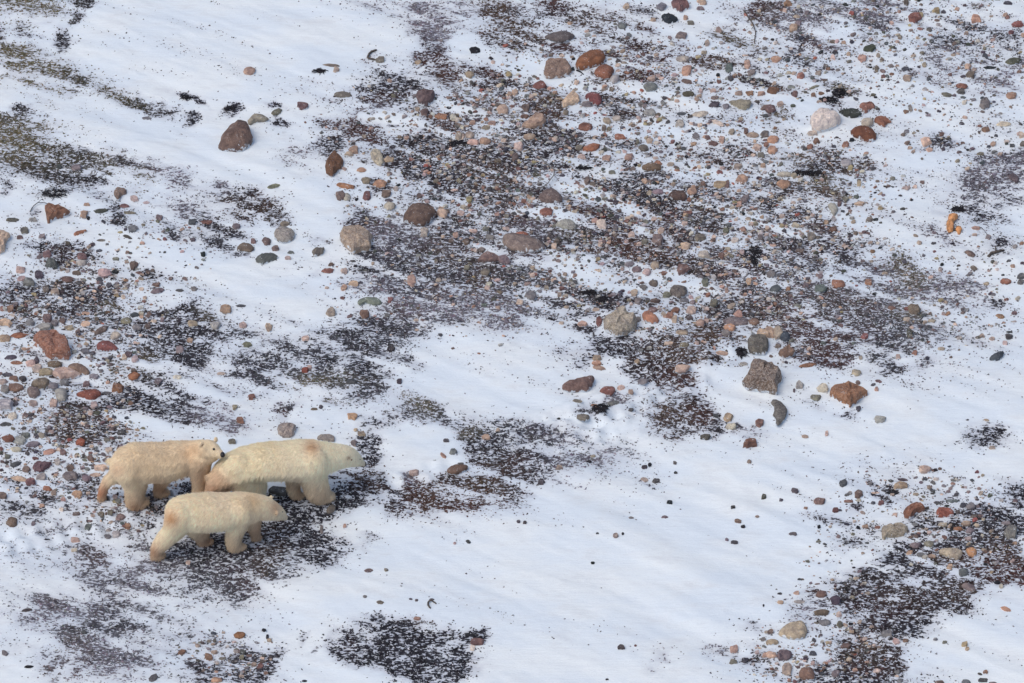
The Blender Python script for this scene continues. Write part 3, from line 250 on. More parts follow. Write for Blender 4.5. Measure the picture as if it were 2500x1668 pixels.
TURF = """
T1 0 0
250,60,280,110,0,.6,o 800,10,80,50,0,.7,k 730,120,50,40,-30,.6,k 560,350,60,70,0,.8,k 290,290,60,40,20,.5,k 20,320,50,60,0,.6,k 100,490,110,80,20,.5,o 350,650,330,130,15,.6,o 730,740,120,70,15,.6,k 1090,900,230,90,25,.65,o 1350,1010,220,80,22,.6,k 1620,1150,170,50,25,.4,k 1270,880,22,90,-25,.9,k 1690,890,80,30,20,.9,k 1830,940,60,20,10,.7,k 2090,985,60,50,0,.7,k 1780,1075,50,40,0,.8,k 190,980,50,30,0,.8,k 130,1060,170,50,-15,.6,k 60,1150,120,60,0,.4,o 150,1230,200,90,15,.6,o 250,1350,330,150,15,.7,o 700,1430,260,90,15,.6,k 950,1490,120,60,0,.6,o 1200,1500,120,25,8,.8,k 200,1510,250,80,0,.6,k 1480,1530,250,50,5,.3,g
T2 625 0
1250,60,350,90,10,.45,g 1650,150,170,170,10,.65,g 1600,280,150,60,0,.6,g 1700,330,130,80,-40,.6,g 1590,420,80,90,0,.7,k 1640,560,110,110,30,.95,r 1750,680,120,90,30,.9,r 1700,740,100,60,0,.7,b 1900,750,150,40,20,.6,r 2150,680,90,40,15,.7,r 2200,60,180,90,0,.6,b 2200,200,200,110,10,.75,b 2250,330,200,80,15,.7,b 2080,390,120,50,5,.6,k 1850,100,120,120,0,.3,g 550,670,100,40,-20,.8,k 850,660,80,40,0,.4,k 1060,540,60,50,50,.6,r 1250,680,170,90,5,.5,k 1200,790,260,90,0,.7,k 1430,780,130,60,0,.7,k 1200,880,150,50,0,.8,r 1000,940,300,40,0,.5,k 1100,980,130,50,-10,.5,g 980,1060,40,90,20,.6,r 720,1160,120,60,5,.7,r 560,1180,60,40,0,.6,k 930,1220,110,110,20,.95,r 790,1250,120,60,0,.6,k 1090,1290,90,70,10,.7,r 650,1350,130,50,0,.6,k 1190,1165,60,22,0,.9,k 1730,1150,110,60,10,.7,r 1520,1160,80,25,0,.5,k 1850,1310,120,30,5,.9,k 1500,980,250,60,0,.3,k 1540,1040,70,50,0,.6,r 170,960,90,50,-20,.6,k 240,1110,60,40,20,.8,k 350,1390,200,60,0,.35,g 1650,1400,250,150,10,.55,k 1450,1350,150,60,0,.5,k 1300,1500,200,70,0,.6,k 2150,1420,150,50,0,.7,k 2280,1420,120,90,0,.7,k 1950,1500,300,80,10,.5,b 2100,1000,250,200,10,.4,b 2200,800,150,80,10,.4,k 500,750,150,80,0,.35,b
T3 1250 0
100,20,130,40,0,.85,r 380,40,180,60,0,.85,r 350,120,300,70,0,.6,k 1220,60,150,70,10,.7,k 1000,150,300,80,10,.5,b 700,250,280,90,15,.5,b 130,330,180,80,10,.75,b 150,420,250,60,15,.7,k 420,460,150,60,10,.85,r 950,380,250,60,15,.6,k 1000,460,150,50,10,.8,r 1180,500,150,70,15,.9,r 1330,600,230,100,0,.9,r 1150,680,150,60,0,.8,r 1250,280,80,50,0,.7,r 870,800,150,70,20,.8,b 950,860,150,30,5,.7,k 750,790,80,40,0,.5,k 1300,870,100,30,0,.5,k 2050,200,90,60,0,.6,b 2000,330,170,50,15,.6,o 2280,80,70,80,0,.8,r 2050,460,140,60,10,.7,b 1850,550,160,50,0,.8,b 2100,560,150,50,10,.7,b 2250,700,130,120,10,.5,k 1600,430,90,30,10,.6,r 1500,900,200,50,10,.5,k 900,980,200,60,20,.55,k 1200,1080,150,80,20,.5,b 300,1000,140,90,0,.75,b 330,1130,90,100,20,.7,b 60,1130,80,40,0,.6,k 80,600,120,40,30,.4,k 320,880,150,60,20,.6,b 580,1260,80,60,20,.8,k 300,1300,180,120,0,.75,k 300,1430,250,100,0,.7,k 1550,1200,120,60,35,.7,k 1680,1230,130,50,20,.6,b 1000,1330,120,40,0,.6,k 1950,1450,200,90,10,.4,k 1100,1540,60,50,0,.7,k 1900,1530,120,60,10,.6,b 2150,1430,120,40,0,.6,b 150,800,200,40,20,.4,b 2200,800,150,60,15,.5,k 1990,1100,250,50,20,.35,k 450,1530,200,50,0,.5,k
T4 1875 0
60,100,120,100,0,.6,b 500,200,330,180,10,.5,g 950,60,130,90,0,.7,g 1030,150,180,90,10,.65,g 930,240,80,60,20,.8,k 1090,260,80,20,5,.7,k 2050,15,110,40,0,.8,o 1850,260,250,100,10,.5,k 1800,430,300,110,15,.5,k 2250,350,150,150,0,.4,k 310,400,70,60,20,.8,k 400,440,90,30,5,.9,r 1560,480,100,60,0,.4,g 640,860,90,35,-15,.8,k 540,930,90,35,-10,.8,k 550,980,60,40,0,.8,r 680,790,120,40,5,.6,o 790,810,60,50,0,.5,o 300,600,300,100,10,.35,k 200,820,250,60,10,.4,b 80,1060,100,50,10,.6,o 270,1450,150,60,10,.6,o 450,1400,110,50,5,.8,r 520,1540,110,60,0,.95,k 650,1480,200,80,10,.5,b 900,1520,150,50,5,.5,b 1700,620,160,120,10,.4,g 2150,750,200,120,10,.45,g 1350,690,150,50,5,.5,r 1600,1290,100,50,20,.6,k 1420,1350,60,30,0,.8,k 2100,1450,150,40,-10,.9,k 2200,1500,200,80,0,.7,g 2330,1530,60,60,0,.7,k 2150,1100,200,80,10,.25,k 2300,620,100,100,0,.4,g
T5 0 417
250,30,200,40,10,.4,k 450,20,150,40,15,.6,k 620,70,150,60,10,.75,k 870,110,120,40,10,.5,k 1270,60,90,100,0,.8,o 1580,70,130,120,0,.4,g 2060,120,70,50,0,.5,g 480,210,130,45,-10,.6,k 370,410,50,60,0,.7,k 20,190,60,60,20,.7,k 1850,220,300,120,0,.4,k 2280,250,110,130,0,.75,k 2150,350,150,100,10,.6,b 1650,300,200,100,10,.4,g 950,200,150,70,10,.35,k 1090,450,100,50,35,.9,k 950,350,100,30,-10,.6,k 1620,580,80,60,10,.85,k 1830,470,180,80,10,.6,k 2050,560,120,50,5,.8,k 2150,500,200,80,10,.4,k 1980,690,150,60,10,.8,k 2230,800,120,30,10,.7,k 390,650,80,40,-20,.9,k 450,720,220,40,10,.7,k 730,720,120,30,5,.8,k 580,770,120,50,20,.7,r 500,850,100,50,0,.8,k 330,790,60,30,0,.6,k 200,1080,140,60,20,.95,k 70,1130,100,40,0,.7,k 700,1090,260,60,5,.85,k 850,1130,150,50,-10,.85,k 600,1040,150,40,5,.6,b 750,1200,150,60,20,.6,k 970,1220,130,40,5,.9,o 1390,970,80,70,30,.8,k 1390,1280,100,30,5,.9,k 1750,1300,120,70,10,.85,k 1850,1340,80,40,10,.7,o 700,1320,250,60,10,.5,k 1500,1450,350,100,10,.5,k 1150,1470,200,80,10,.5,k 1900,1500,250,80,10,.55,k 2230,1520,120,50,0,.7,k 300,1350,200,80,10,.4,b 1000,1300,150,50,0,.35,k 850,960,200,80,10,.35,b 100,1230,150,50,0,.4,b
T6 625 417
80,300,130,80,15,.75,b 220,400,150,80,20,.45,k 1750,60,260,100,0,.7,k 1450,20,130,40,20,.85,k 1620,60,100,60,0,.95,k 1900,180,280,110,10,.7,k 2100,90,200,110,0,.65,b 1780,240,60,100,0,.8,r 1650,150,150,80,0,.5,k 2300,430,90,50,5,.9,k 2000,330,200,80,10,.5,b 900,470,150,40,5,.8,k 1000,500,130,50,0,.5,r 1200,600,280,140,10,.5,g 1300,780,260,110,0,.7,k 1700,750,230,120,0,.6,b 1800,600,120,50,20,.9,k 1650,900,200,100,0,.5,k 1870,930,130,60,-20,.9,k 2070,1000,170,120,20,.95,b 1150,900,300,150,0,.5,k 1100,1050,200,80,0,.55,g 1450,1120,200,50,5,.6,k 1650,1150,120,40,0,.8,r 1650,1060,80,50,10,.7,r 1280,1290,70,40,30,.9,r 1500,1330,350,130,10,.5,g 1200,1450,250,90,0,.8,k 1000,1400,150,50,20,.6,k 800,1520,80,60,0,.8,k 1500,1500,400,100,0,.55,k 2050,1300,350,120,5,.45,g 1900,1180,300,80,0,.4,g 240,480,90,20,0,.8,k 820,240,120,70,10,.6,k 1000,380,120,60,20,.6,k 2200,560,120,60,10,.5,k 2200,880,120,80,20,.7,k 1850,430,180,80,0,.5,k 590,970,100,30,-5,.7,k 350,870,120,50,10,.4,k 650,1370,50,60,0,.6,k 350,1400,70,40,0,.5,k 580,1490,60,25,-20,.6,k 1120,130,70,50,0,.8,k 550,640,80,40,10,.4,k 2300,1250,150,150,0,.4,g
T7 1250 417
80,410,140,80,0,.85,r 780,150,160,30,18,.85,k 930,190,100,30,20,.8,k 1060,60,200,40,0,.8,k 1250,50,120,40,0,.7,k 1000,120,250,60,10,.45,k 1150,220,150,50,30,.6,k 1310,260,120,60,35,.95,k 1440,330,200,60,30,.5,k 740,390,120,50,10,.85,r 930,440,100,60,10,.9,k 1000,520,140,60,10,.8,r 1180,490,200,80,10,.7,k 1370,430,120,80,10,.95,r 1480,500,140,60,20,.8,r 1600,540,90,80,0,.8,k 560,540,150,30,10,.95,o 700,570,180,50,5,.8,k 400,610,200,90,0,.7,k 200,500,250,80,5,.5,g 1050,700,180,80,0,.95,r 1250,720,250,100,5,.8,b 1500,700,130,70,10,.9,r 1400,870,150,40,-10,.9,k 1620,820,120,60,10,.8,b 1850,880,180,90,10,.5,k 1880,420,200,80,0,.7,k 1750,380,130,120,0,.6,b 1900,250,220,100,0,.5,k 2220,720,60,40,0,.9,k 2200,780,100,40,0,.9,k 2200,870,60,60,0,.9,r 2250,950,130,60,0,.6,k 2000,880,120,120,0,.5,r 100,800,180,40,5,.9,r 50,900,150,100,0,.5,k 150,1000,150,70,0,.5,k 650,1230,220,80,10,.65,k 1050,1010,180,110,20,.75,k 1000,1180,200,100,10,.6,k 900,1020,100,50,0,.6,k 600,1300,160,60,0,.65,k 2160,1230,160,90,10,.85,k 1900,1330,200,90,0,.6,k 2200,1290,160,60,0,.7,b 1850,1480,200,100,0,.8,b 60,1300,100,100,0,.4,g 350,1220,200,80,10,.3,k 1030,1530,150,30,0,.8,k 640,1450,80,40,0,.8,k 1380,1170,150,60,0,.45,k 150,200,130,60,0,.4,k
T8 1875 417
550,10,100,25,0,.9,k 50,150,100,60,0,.5,k 480,100,200,50,0,.5,o 500,190,250,40,5,.65,b 700,130,200,90,10,.4,o 650,200,80,30,0,.9,b 70,360,40,120,5,.9,k 350,400,80,40,0,.7,k 80,560,120,60,0,.9,r 240,600,130,80,20,.95,k 280,660,70,50,0,.9,k 550,560,150,60,35,.7,r 680,650,160,80,40,.9,k 350,760,160,60,15,.7,r 300,880,250,90,10,.45,k 420,860,140,60,0,.6,k 750,800,180,80,20,.5,k 950,950,200,90,0,.35,g 1300,930,130,120,0,.75,o 1150,550,200,50,15,.25,g 1600,650,150,80,20,.4,g 2050,100,220,150,0,.55,g 2050,230,280,120,10,.7,k 1930,260,70,30,10,1,k 1950,370,200,60,10,.7,k 2080,320,60,30,-20,.9,k 1600,300,80,60,0,.5,r 2150,700,100,70,-20,.7,k 1700,1100,300,120,5,.3,g 100,1250,220,120,10,.95,b 350,1350,350,120,20,.75,r 550,1500,170,90,10,.95,r 250,1180,200,60,10,.7,k 650,1230,250,90,10,.75,b 850,1250,150,40,15,.85,r 700,1350,300,120,20,.6,k 900,1500,100,50,0,.9,r 1330,1300,130,80,0,.7,o 1200,1450,150,90,0,.5,k 1250,1150,200,120,0,.3,g 2150,1220,130,40,10,.5,k 2250,1400,100,100,0,.3,k 1900,750,150,60,0,.4,k 100,900,150,80,0,.3,k
T9 0 834
1350,200,120,120,0,.6,o 1600,300,250,110,15,.85,k 1500,550,260,130,10,.95,k 1350,450,180,120,0,.7,k 1750,480,120,80,20,.8,k 1300,600,200,80,0,.8,k 1600,700,200,60,15,.85,k 1050,600,130,50,-20,.8,k 650,750,240,130,0,.85,b 700,640,170,60,0,.7,k 900,800,170,60,10,.85,k 550,850,150,50,0,.7,k 530,930,40,80,0,.5,b 1050,240,130,80,10,.5,o 1700,60,180,100,20,.75,k 1780,150,100,100,30,.8,k 1500,30,200,50,20,.6,k 2250,250,170,90,15,.85,k 2000,420,150,80,20,.4,k 2100,600,220,150,10,.4,g 2200,760,200,80,0,.4,g 1900,640,150,80,0,.4,g 650,430,70,40,10,.8,k 200,560,100,60,10,.5,b 1720,1310,60,70,20,.95,k 1380,1380,60,40,0,.9,k 1440,1480,100,80,0,.9,k 1500,1400,100,40,0,.6,k 400,1500,120,80,0,.6,k 150,1320,120,70,0,.5,k 100,1500,150,60,0,.5,k 700,1350,200,80,0,.4,k 240,830,60,40,0,.6,k
T10 625 834
500,60,350,80,0,.55,k 200,150,250,120,0,.5,k 950,100,150,150,0,.85,k 650,230,80,150,0,.85,k 1000,230,200,100,0,.8,k 1150,280,120,100,0,.8,k 700,370,250,60,0,.8,o 430,380,120,50,0,.8,o 350,250,200,80,0,.5,k 100,420,100,60,0,.7,k 900,480,150,100,20,.85,k 1050,420,120,60,0,.5,k 280,640,90,40,-20,.7,k 200,690,50,60,0,.7,r 640,560,60,30,0,.8,o 1450,150,60,110,-35,.9,k 1500,200,70,30,0,.8,k 1480,610,170,70,15,.75,o 1650,670,120,40,20,.7,k 1350,700,200,70,0,.4,k 1030,780,130,70,0,.85,k 1000,950,80,130,20,.85,k 1030,1050,60,60,0,.7,k 850,1180,100,40,15,.8,k 1000,1250,170,110,0,.8,b 1150,1290,50,80,0,.7,k 700,1250,70,80,0,.6,k 900,1400,200,100,0,.75,k 700,1480,170,70,0,.85,k 350,1500,300,90,10,.95,k 1210,1430,30,40,0,.9,k 1900,740,250,50,10,.5,k 2000,820,100,60,0,.7,o 2060,950,130,120,0,.95,k 2150,1050,180,100,0,.85,k 2250,800,130,90,0,.5,k 2200,1200,200,130,0,.85,b 2050,1350,350,100,0,.8,b 1450,1370,100,80,0,.9,r 1420,1250,60,80,0,.5,g 1600,1420,250,100,0,.75,b 2000,1480,350,80,5,.95,r 1780,1300,110,50,0,.8,k 1600,1530,250,60,0,.7,r 1310,1500,80,120,0,.6,k 1100,1040,200,60,0,.3,k
T11 1250 834
150,830,250,70,5,.6,k 80,950,200,120,0,.55,k 350,860,200,60,0,.35,g 50,1100,120,70,0,.8,r 300,1100,250,100,0,.4,k 100,1250,250,120,0,.75,k 330,1290,100,25,0,.8,k 50,1420,120,120,0,.8,k 700,1080,200,80,0,.25,g 600,1200,300,150,0,.25,g 770,60,110,90,0,.85,k 950,60,200,70,0,.5,k 1200,40,300,60,0,.5,k 1450,130,250,150,0,.85,b 1250,230,170,90,0,.85,k 1450,320,200,100,10,.85,r 1200,330,150,60,20,.5,k 1700,60,180,90,0,.8,b 1800,160,80,30,20,.8,k 500,100,120,40,0,.4,k 600,180,80,40,0,.5,k 800,650,110,50,0,.95,k 1500,720,180,130,5,.95,b 1550,780,130,50,0,.9,k 1700,550,160,70,10,.6,k 1750,590,90,50,0,.85,r 1720,690,110,70,0,.6,r 1870,700,30,60,0,.7,k 1830,810,60,50,0,.8,k 1000,540,120,50,0,.35,g 1330,1250,130,90,0,.25,k 1240,1300,60,40,0,.6,k 1000,1500,300,60,15,.15,k 2050,790,70,40,0,.7,k 2150,850,150,60,0,.3,g
T12 1875 834
400,70,180,90,10,.9,r 560,130,100,60,0,.95,r 320,170,130,50,0,.6,k 700,60,100,60,0,.3,k 1050,60,150,100,0,.55,k 1050,180,150,80,20,.6,k 1230,240,60,30,10,.95,k 1350,60,100,40,0,.5,k 1480,190,80,40,0,.4,k 1970,830,130,60,0,.85,k 1950,910,160,60,0,.75,k 2150,830,90,40,0,.8,k 2050,870,200,110,0,.4,k 950,1280,50,80,0,.6,r 940,1430,40,40,0,.6,k 760,1530,60,40,0,.8,k 550,1530,70,40,0,.5,k 1100,1380,50,30,0,.8,k 700,660,90,20,15,.6,k 800,680,60,60,0,.4,k 430,520,80,60,0,.4,k 2200,1380,150,80,0,.45,k 2310,1440,70,120,0,.95,k 2100,1540,100,40,0,.6,k 470,1550,120,50,0,.4,g 1750,1240,80,30,0,.3,k 1040,1530,90,25,20,.6,k
T13 0 1251
2050,280,200,120,0,.95,k 2250,350,200,100,0,.95,k 1750,250,100,60,0,.8,k 2000,480,350,130,10,.85,k 2200,620,180,90,20,.85,r 2150,720,130,70,0,.8,k 1700,520,300,120,0,.55,k 1400,480,200,100,0,.4,g 850,370,140,80,0,.6,r 1750,680,250,80,0,.55,k 1200,620,300,150,0,.35,g 950,640,180,100,0,.4,k 1000,840,150,50,0,.5,k 350,950,100,130,60,.45,g 450,780,120,60,0,.35,b 600,900,300,150,0,.4,g 1000,1000,200,120,0,.4,k 1150,1050,120,30,-15,.9,k 1230,1030,70,15,15,.9,k 940,1060,100,30,20,.7,k 680,1090,150,40,0,.6,k 700,1250,120,100,0,.5,b 950,1300,350,130,0,.4,g 1100,1450,400,100,0,.35,g 1250,1330,120,50,0,.45,k 500,1500,120,80,0,.4,b 700,1450,100,80,0,.4,r 1850,1430,120,60,0,.85,k 1800,1470,70,50,0,.7,r 1850,1530,150,50,0,.9,k 2250,1290,120,60,0,.5,k 2150,1450,200,100,0,.4,k 1370,80,100,30,-15,.6,k 200,50,200,50,0,.4,k 1240,370,60,50,0,.5,r
T14 625 1251
150,150,250,120,0,.9,k 350,50,300,70,0,.9,k 80,260,150,120,0,.95,b 430,220,300,120,15,.5,k 400,400,200,80,0,.7,k 600,420,170,110,0,.6,k 50,500,120,120,0,.85,b 300,570,200,60,-15,.5,k 800,250,150,80,0,.4,k 1100,210,80,40,20,.9,k 1050,280,50,50,0,.9,k 240,390,70,40,0,.95,k 1700,30,300,80,0,.9,r 1950,50,160,60,0,.95,r 1730,140,90,70,0,.95,k 1550,110,130,60,0,.7,k 1270,60,100,70,0,.5,k 1800,190,60,20,-10,.8,k 1150,1020,150,60,10,.8,k 1100,1100,250,110,0,.8,k 900,1230,130,120,0,.85,k 1150,1250,300,120,0,.9,k 1350,1180,180,110,0,.7,k 1750,1180,250,90,10,.65,k 2000,1160,110,40,0,.9,k 1650,1380,220,110,0,.75,k 1350,1380,220,90,0,.5,k 1650,1480,170,90,0,.85,k 1870,1400,170,80,0,.65,k 950,1380,120,60,0,.6,k 1200,1430,150,60,0,.6,k 1500,1000,150,60,0,.4,b 870,1230,40,90,0,.7,r 1300,1480,150,80,0,.5,k 1700,1540,100,40,0,.6,k 770,1290,40,60,0,.8,k 60,1480,130,90,0,.6,k 100,1300,150,60,0,.3,k 150,1380,60,40,0,.6,k 430,1180,40,50,0,.5,k 690,1210,40,50,0,.6,k 190,1280,50,40,0,.6,k 560,1290,40,15,-30,.8,k
T15 1250 1251
810,135,70,30,15,.5,k 2220,1020,110,50,0,.6,k 1820,1230,110,60,0,.4,g 1900,1240,60,60,0,.5,k 1340,1320,70,60,0,.4,g 1270,1410,60,30,0,.3,g 2240,1370,100,50,0,.6,k 2300,1290,60,70,0,.6,b 1060,1310,50,25,0,.5,k 2030,1310,60,50,0,.3,k 2220,1180,70,30,0,.4,k
T16 1875 1251
450,20,200,40,0,.5,k 600,70,150,30,10,.6,k 640,310,130,90,0,.35,k 900,180,150,60,0,.25,k 1430,140,120,80,0,.4,k 1900,150,150,120,0,.7,k 1850,260,150,80,0,.8,k 1650,290,150,30,0,.7,k 2050,240,120,60,0,.7,k 2150,330,180,70,20,.95,b 2250,180,100,180,0,.5,k 2250,40,130,70,0,.8,k 2000,20,100,30,0,.6,k 2100,500,300,90,10,.9,r 1900,440,150,60,0,.85,r 2250,560,150,70,0,.85,r 1600,430,200,60,0,.8,b 1200,400,110,80,-30,.9,k 1100,500,120,70,-30,.9,k 1350,520,250,150,0,.75,k 1000,640,250,120,-20,.95,k 850,720,130,80,0,.9,k 1250,720,350,120,0,.85,b 1500,650,300,120,0,.7,k 1700,680,150,90,0,.75,b 1750,560,150,60,0,.7,k 1400,830,300,70,0,.85,k 1050,900,200,110,0,.95,r 900,880,120,70,0,.85,k 1550,800,90,30,0,.8,k 1100,1000,250,80,0,.85,k 1300,1020,200,110,0,.75,k 1000,1100,200,80,0,.7,k 960,1200,120,100,0,.95,b 1000,1320,200,100,0,.9,b 1150,1250,70,90,0,.6,k 1100,1360,130,60,0,.8,k 800,1380,170,80,0,.85,k 900,1430,150,60,0,.85,r 750,1520,350,70,0,.7,k 950,1540,200,50,0,.75,k 520,1480,100,60,0,.6,k 350,960,140,80,0,.35,g 480,820,50,30,0,.5,k 380,730,70,30,0,.5,r 450,1550,100,30,0,.8,k 60,1380,80,60,0,.4,k 1700,1500,150,40,0,.2,k 1500,1430,80,50,0,.2,k 740,1050,120,60,0,.5,k
"""
def parse(txt):
    ox = oy = 0
    for line in txt.strip().splitlines():
        if line[0] == 'T': _, ox, oy = line.split(); ox, oy = int(ox), int(oy); continue
        for tok in line.split(): yield ox, oy, tok.split(',')

GRAVEL = [(1500, 330, 420, 260, 1.0), (1650, 640, 430, 190, 0.9), (1150, 330, 170, 130, 0.7), (130, 1000, 210, 230, 1.3), (170, 760, 230, 150, 0.9), (300, 1190, 170, 110, 0.9),
          (2000, 480, 240, 150, 0.7), (2150, 120, 380, 170, 0.55), (2300, 720, 250, 160, 0.3), (1990, 1610, 170, 110, 0.8), (2250, 1220, 230, 80, 0.6), (560, 1600, 120, 60, 0.7),
          (300, 620, 240, 100, 0.35), (1000, 480, 190, 110, 0.5), (2350, 1320, 150, 80, 0.6), (2050, 1390, 100, 160, 0.3), (1100, 700, 300, 160, 0.3), (2350, 330, 160, 120, 0.3), (1800, 800, 300, 100, 0.4),
          (1250, 560, 200, 120, 0.5), (900, 300, 160, 120, 0.25)]
# ------------------------------------------------------------------ ground
KIND = {'k': (43, 43, 50), 'r': (74, 52, 49), 'b': (80, 66, 57), 'g': (116, 112, 120), 'o': (102, 96, 76)}
blobs = []
for ox, oy, p in parse(TURF):
    x, y, rx, ry, rot, d = map(float, p[:6])
    up = 1.35 if (ox, oy) == (0, 0) else 1.2 if (ox, oy) in ((1875, 1251),) else 1.0
    d *= up; rx *= 1 + (up - 1) * 0.5; ry *= 1 + (up - 1) * 0.5
    blobs.append((ox + x * K, oy + y * K, rx * K, ry * K, math.radians(rot), min(0.97, d * (1.3 if p[6] == 'g' else 1.0)), lin(KIND[p[6]])))
blobs += [(x, y, a, b, math.radians(q), d * 0.75, lin((110, 112, 118))) for x, y, a, b, q, d in ((300, 1400, 250, 120, 10, .42), (230, 1560, 280, 110, 5, .36), (560, 1440, 150, 60, -15, .4), (1400, 1080, 220, 90, 5, .24), (1600, 1120, 200, 90, 10, .16), (820, 860, 260, 80, 10, .3), (700, 960, 200, 60, 10, .25), (2250, 420, 220, 160, 20, .14), (2050, 720, 260, 100, 15, .3), (1150, 650, 200, 110, 5, .35), (330, 560, 260, 60, 12, .22), (1050, 1000, 200, 40, 5, .25), (2200, 800, 250, 80, 10, .3), (2150, 30, 300, 70, 0, .3))]
DX = 0.038
X0, X1, Y0, Y1 = -9.6, 9.8, -9.6, 12.4
gx = np.arange(X0, X1, DX); gy = np.arange(Y0, Y1, DX)
GX, GY = np.meshgrid(gx, gy, indexing='ij')
PX, PY = topx(GX, GY, 0.0)
WX = (fbm(GX * 1.6, GY * 1.6, 1) - 0.5) * 60 + (fbm(GX * 7, GY * 7, 9, 3) - 0.5) * 36
WY = (fbm(GX * 1.6, GY * 1.6, 5) - 0.5) * 40 + (fbm(GX * 7, GY * 7, 13, 3) - 0.5) * 24
def soft_field(PX, PY, blobs):
    keep = np.ones_like(PX); wsum = np.full_like(PX, 0.02); csum = np.stack([PX * 0 + c * 0.02 for c in lin((60, 54, 56))], -1)
    for bx, by, rx, ry, rot, d, c in blobs:
        R = max(rx, ry) * 2.6
        m = np.nonzero((np.abs(PX - bx) < R) & (np.abs(PY - by) < R))
        if not len(m[0]): continue
        dx = PX[m] - bx; dy = PY[m] - by; cr, sr = math.cos(rot), math.sin(rot)
        u = (dx * cr + dy * sr) / rx; v = (-dx * sr + dy * cr) / ry
        q = np.exp(-((u * u + v * v) ** 1.1) * 0.66) * d
        keep[m] *= 1 - q; wsum[m] += q; csum[m] += q[:, None] * c
    return 1 - keep, csum / wsum[..., None]
for zx, zy, rx, ry, dn in GRAVEL: blobs.append((zx, zy, rx, ry, 0.25, min(0.32, 0.30 * dn), lin((70, 62, 62))))
COV, TC = soft_field(PX + WX, PY + WY, blobs)
CLEAN = [(1650, 240, 120, 14, 15), (1540, 155, 75, 11, 15), (1400, 300, 60, 12, 8), (1620, 312, 90, 14, 12), (1480, 475, 125, 20, 20), (1410, 662, 120, 26, 15), (1520, 705, 70, 15, 10),
         (2190, 575, 160, 28, 24), (2190, 480, 130, 32, 10), (2230, 262, 140, 46, 15), (2000, 322, 80, 15, 10), (2200, 392, 110, 22, 5), (330, 598, 230, 34, 15), (500, 650, 150, 34, 15),
         (795, 500, 70, 46, 30), (705, 690, 110, 50, 10), (750, 765, 90, 36, 5), (1150, 885, 170, 82, 10), (1120, 960, 110, 40, 10), (390, 1042, 130, 22, 14), (530, 962, 110, 13, 24), (800, 1032, 105, 22, 5),
         (1010, 1075, 70, 40, 0), (1130, 108, 55, 36, 10), (1285, 165, 55, 26, 5), (300, 285, 200, 34, 16), (520, 385, 150, 40, 20), (420, 120, 220, 100, 0), (750, 130, 150, 90, 10), (1580, 560, 60, 10, 20),
         (1850, 230, 80, 20, 12), (1740, 420, 80, 12, 15), (1900, 560, 70, 12, 15), (1330, 520, 70, 12, 5), (1700, 700, 60, 12, 10), (1720, 320, 70, 12, 15), (1130, 270, 60, 10, 10), (930, 290, 60, 9, 5),
         (1440, 210, 90, 14, 8), (1500, 1350, 330, 190, 10), (2200, 1090, 240, 40, 14), (1850, 1200, 230, 60, 12), (200, 880, 60, 10, 20), (340, 880, 90, 12, 20), (150, 500, 110, 22, 5), (1100, 1290, 200, 50, 0), (900, 1430, 150, 40, 5), (1980, 250, 60, 30, 0), (2060, 80, 40, 25, 0)]
for bx, by, rx, ry, rot in CLEAN:
    dx = PX + WX * 0.5 - bx; dy = PY + WY * 0.5 - by; cr, sr = math.cos(math.radians(rot)), math.sin(math.radians(rot))
    q = ((dx * cr + dy * sr) / rx) ** 2 + ((-dx * sr + dy * cr) / ry) ** 2
    COV *= 1 - 0.9 * np.exp(-np.minimum(q, 50) ** 1.5)
# beyond the frame the same patchy tundra goes on
out = np.clip(np.maximum.reduce([-PX, PX - 2500, -PY, PY - 1668]) / 90.0, 0, 1)
far = np.clip((fbm(GX * 0.45, GY * 0.8, 21, 4) - 0.47) * 4.5, 0, 0.85)
COV = COV * (1 - out) + far * out
streak = fbm((GX * 0.86 - GY * 0.51) * 0.8, (GX * 0.51 + GY * 0.86) * 5.5, 31, 4)
base = np.clip((streak - 0.47) * 0.5, 0, 0.12) * np.clip((fbm(GX * 0.5, GY * 0.7, 35, 3) - 0.36) * 5, 0.15, 1)
COV = COV * np.clip(1.25 - (0.5 - streak) * 2.6, 0.35, 1.3)
COV = np.clip(COV, 0, 1); COV = COV * (0.38 + 1.25 * fbm(GX * 4.2 - GY * 0.8, GY * 6.5, 77, 3))
COV = np.clip(np.clip(COV, 0, 1) ** 1.1 * 0.69 + 0.018 + base, 0, 0.85)
a31 = math.radians(-31)
U = GX * math.cos(a31) + GY * math.sin(a31); V_ = -GX * math.sin(a31) + GY * math.cos(a31)
GZ = (fbm(U * 0.30, V_ * 1.1, 41, 3) - 0.5) * 0.10 + (fbm(U * 1.1, V_ * 4.2, 47, 3) - 0.5) * 0.030
GZ = GZ + (1 - np.abs(2 * fbm(U * 0.9, V_ * 3.4, 57, 3) - 1)) ** 4 * 0.009 * (1 - COV)
def pressed(path, n, side, r, depth):
    # old paw prints and scuffs pressed into the snow
    global GZ
    P = np.array(path, float); t = np.concatenate([[0], np.cumsum(np.hypot(*np.diff(P, axis=0).T))])
    for i, s_ in enumerate(np.linspace(0, t[-1], n)):
        g = at(np.interp(s_, t, P[:, 0]), np.interp(s_, t, P[:, 1])); x = g[0] + random.gauss(0, 0.03); y = g[1] + side * (1 if i % 2 else -1) + random.gauss(0, 0.03)
        i0, i1, j0, j1 = [int(q) for q in ((x - 0.6 - X0) / DX, (x + 0.6 - X0) / DX, (y - 0.6 - Y0) / DX, (y + 0.6 - Y0) / DX)]
        i0, j0 = max(i0, 0), max(j0, 0); q = ((GX[i0:i1, j0:j1] - x) ** 2 + (GY[i0:i1, j0:j1] - y) ** 2) / (r * r)
        GZ[i0:i1, j0:j1] += depth * (-np.exp(-q) + 0.45 * np.exp(-(np.sqrt(q) - 1.7) ** 2 * 3)) * random.uniform(0.7, 1.2)
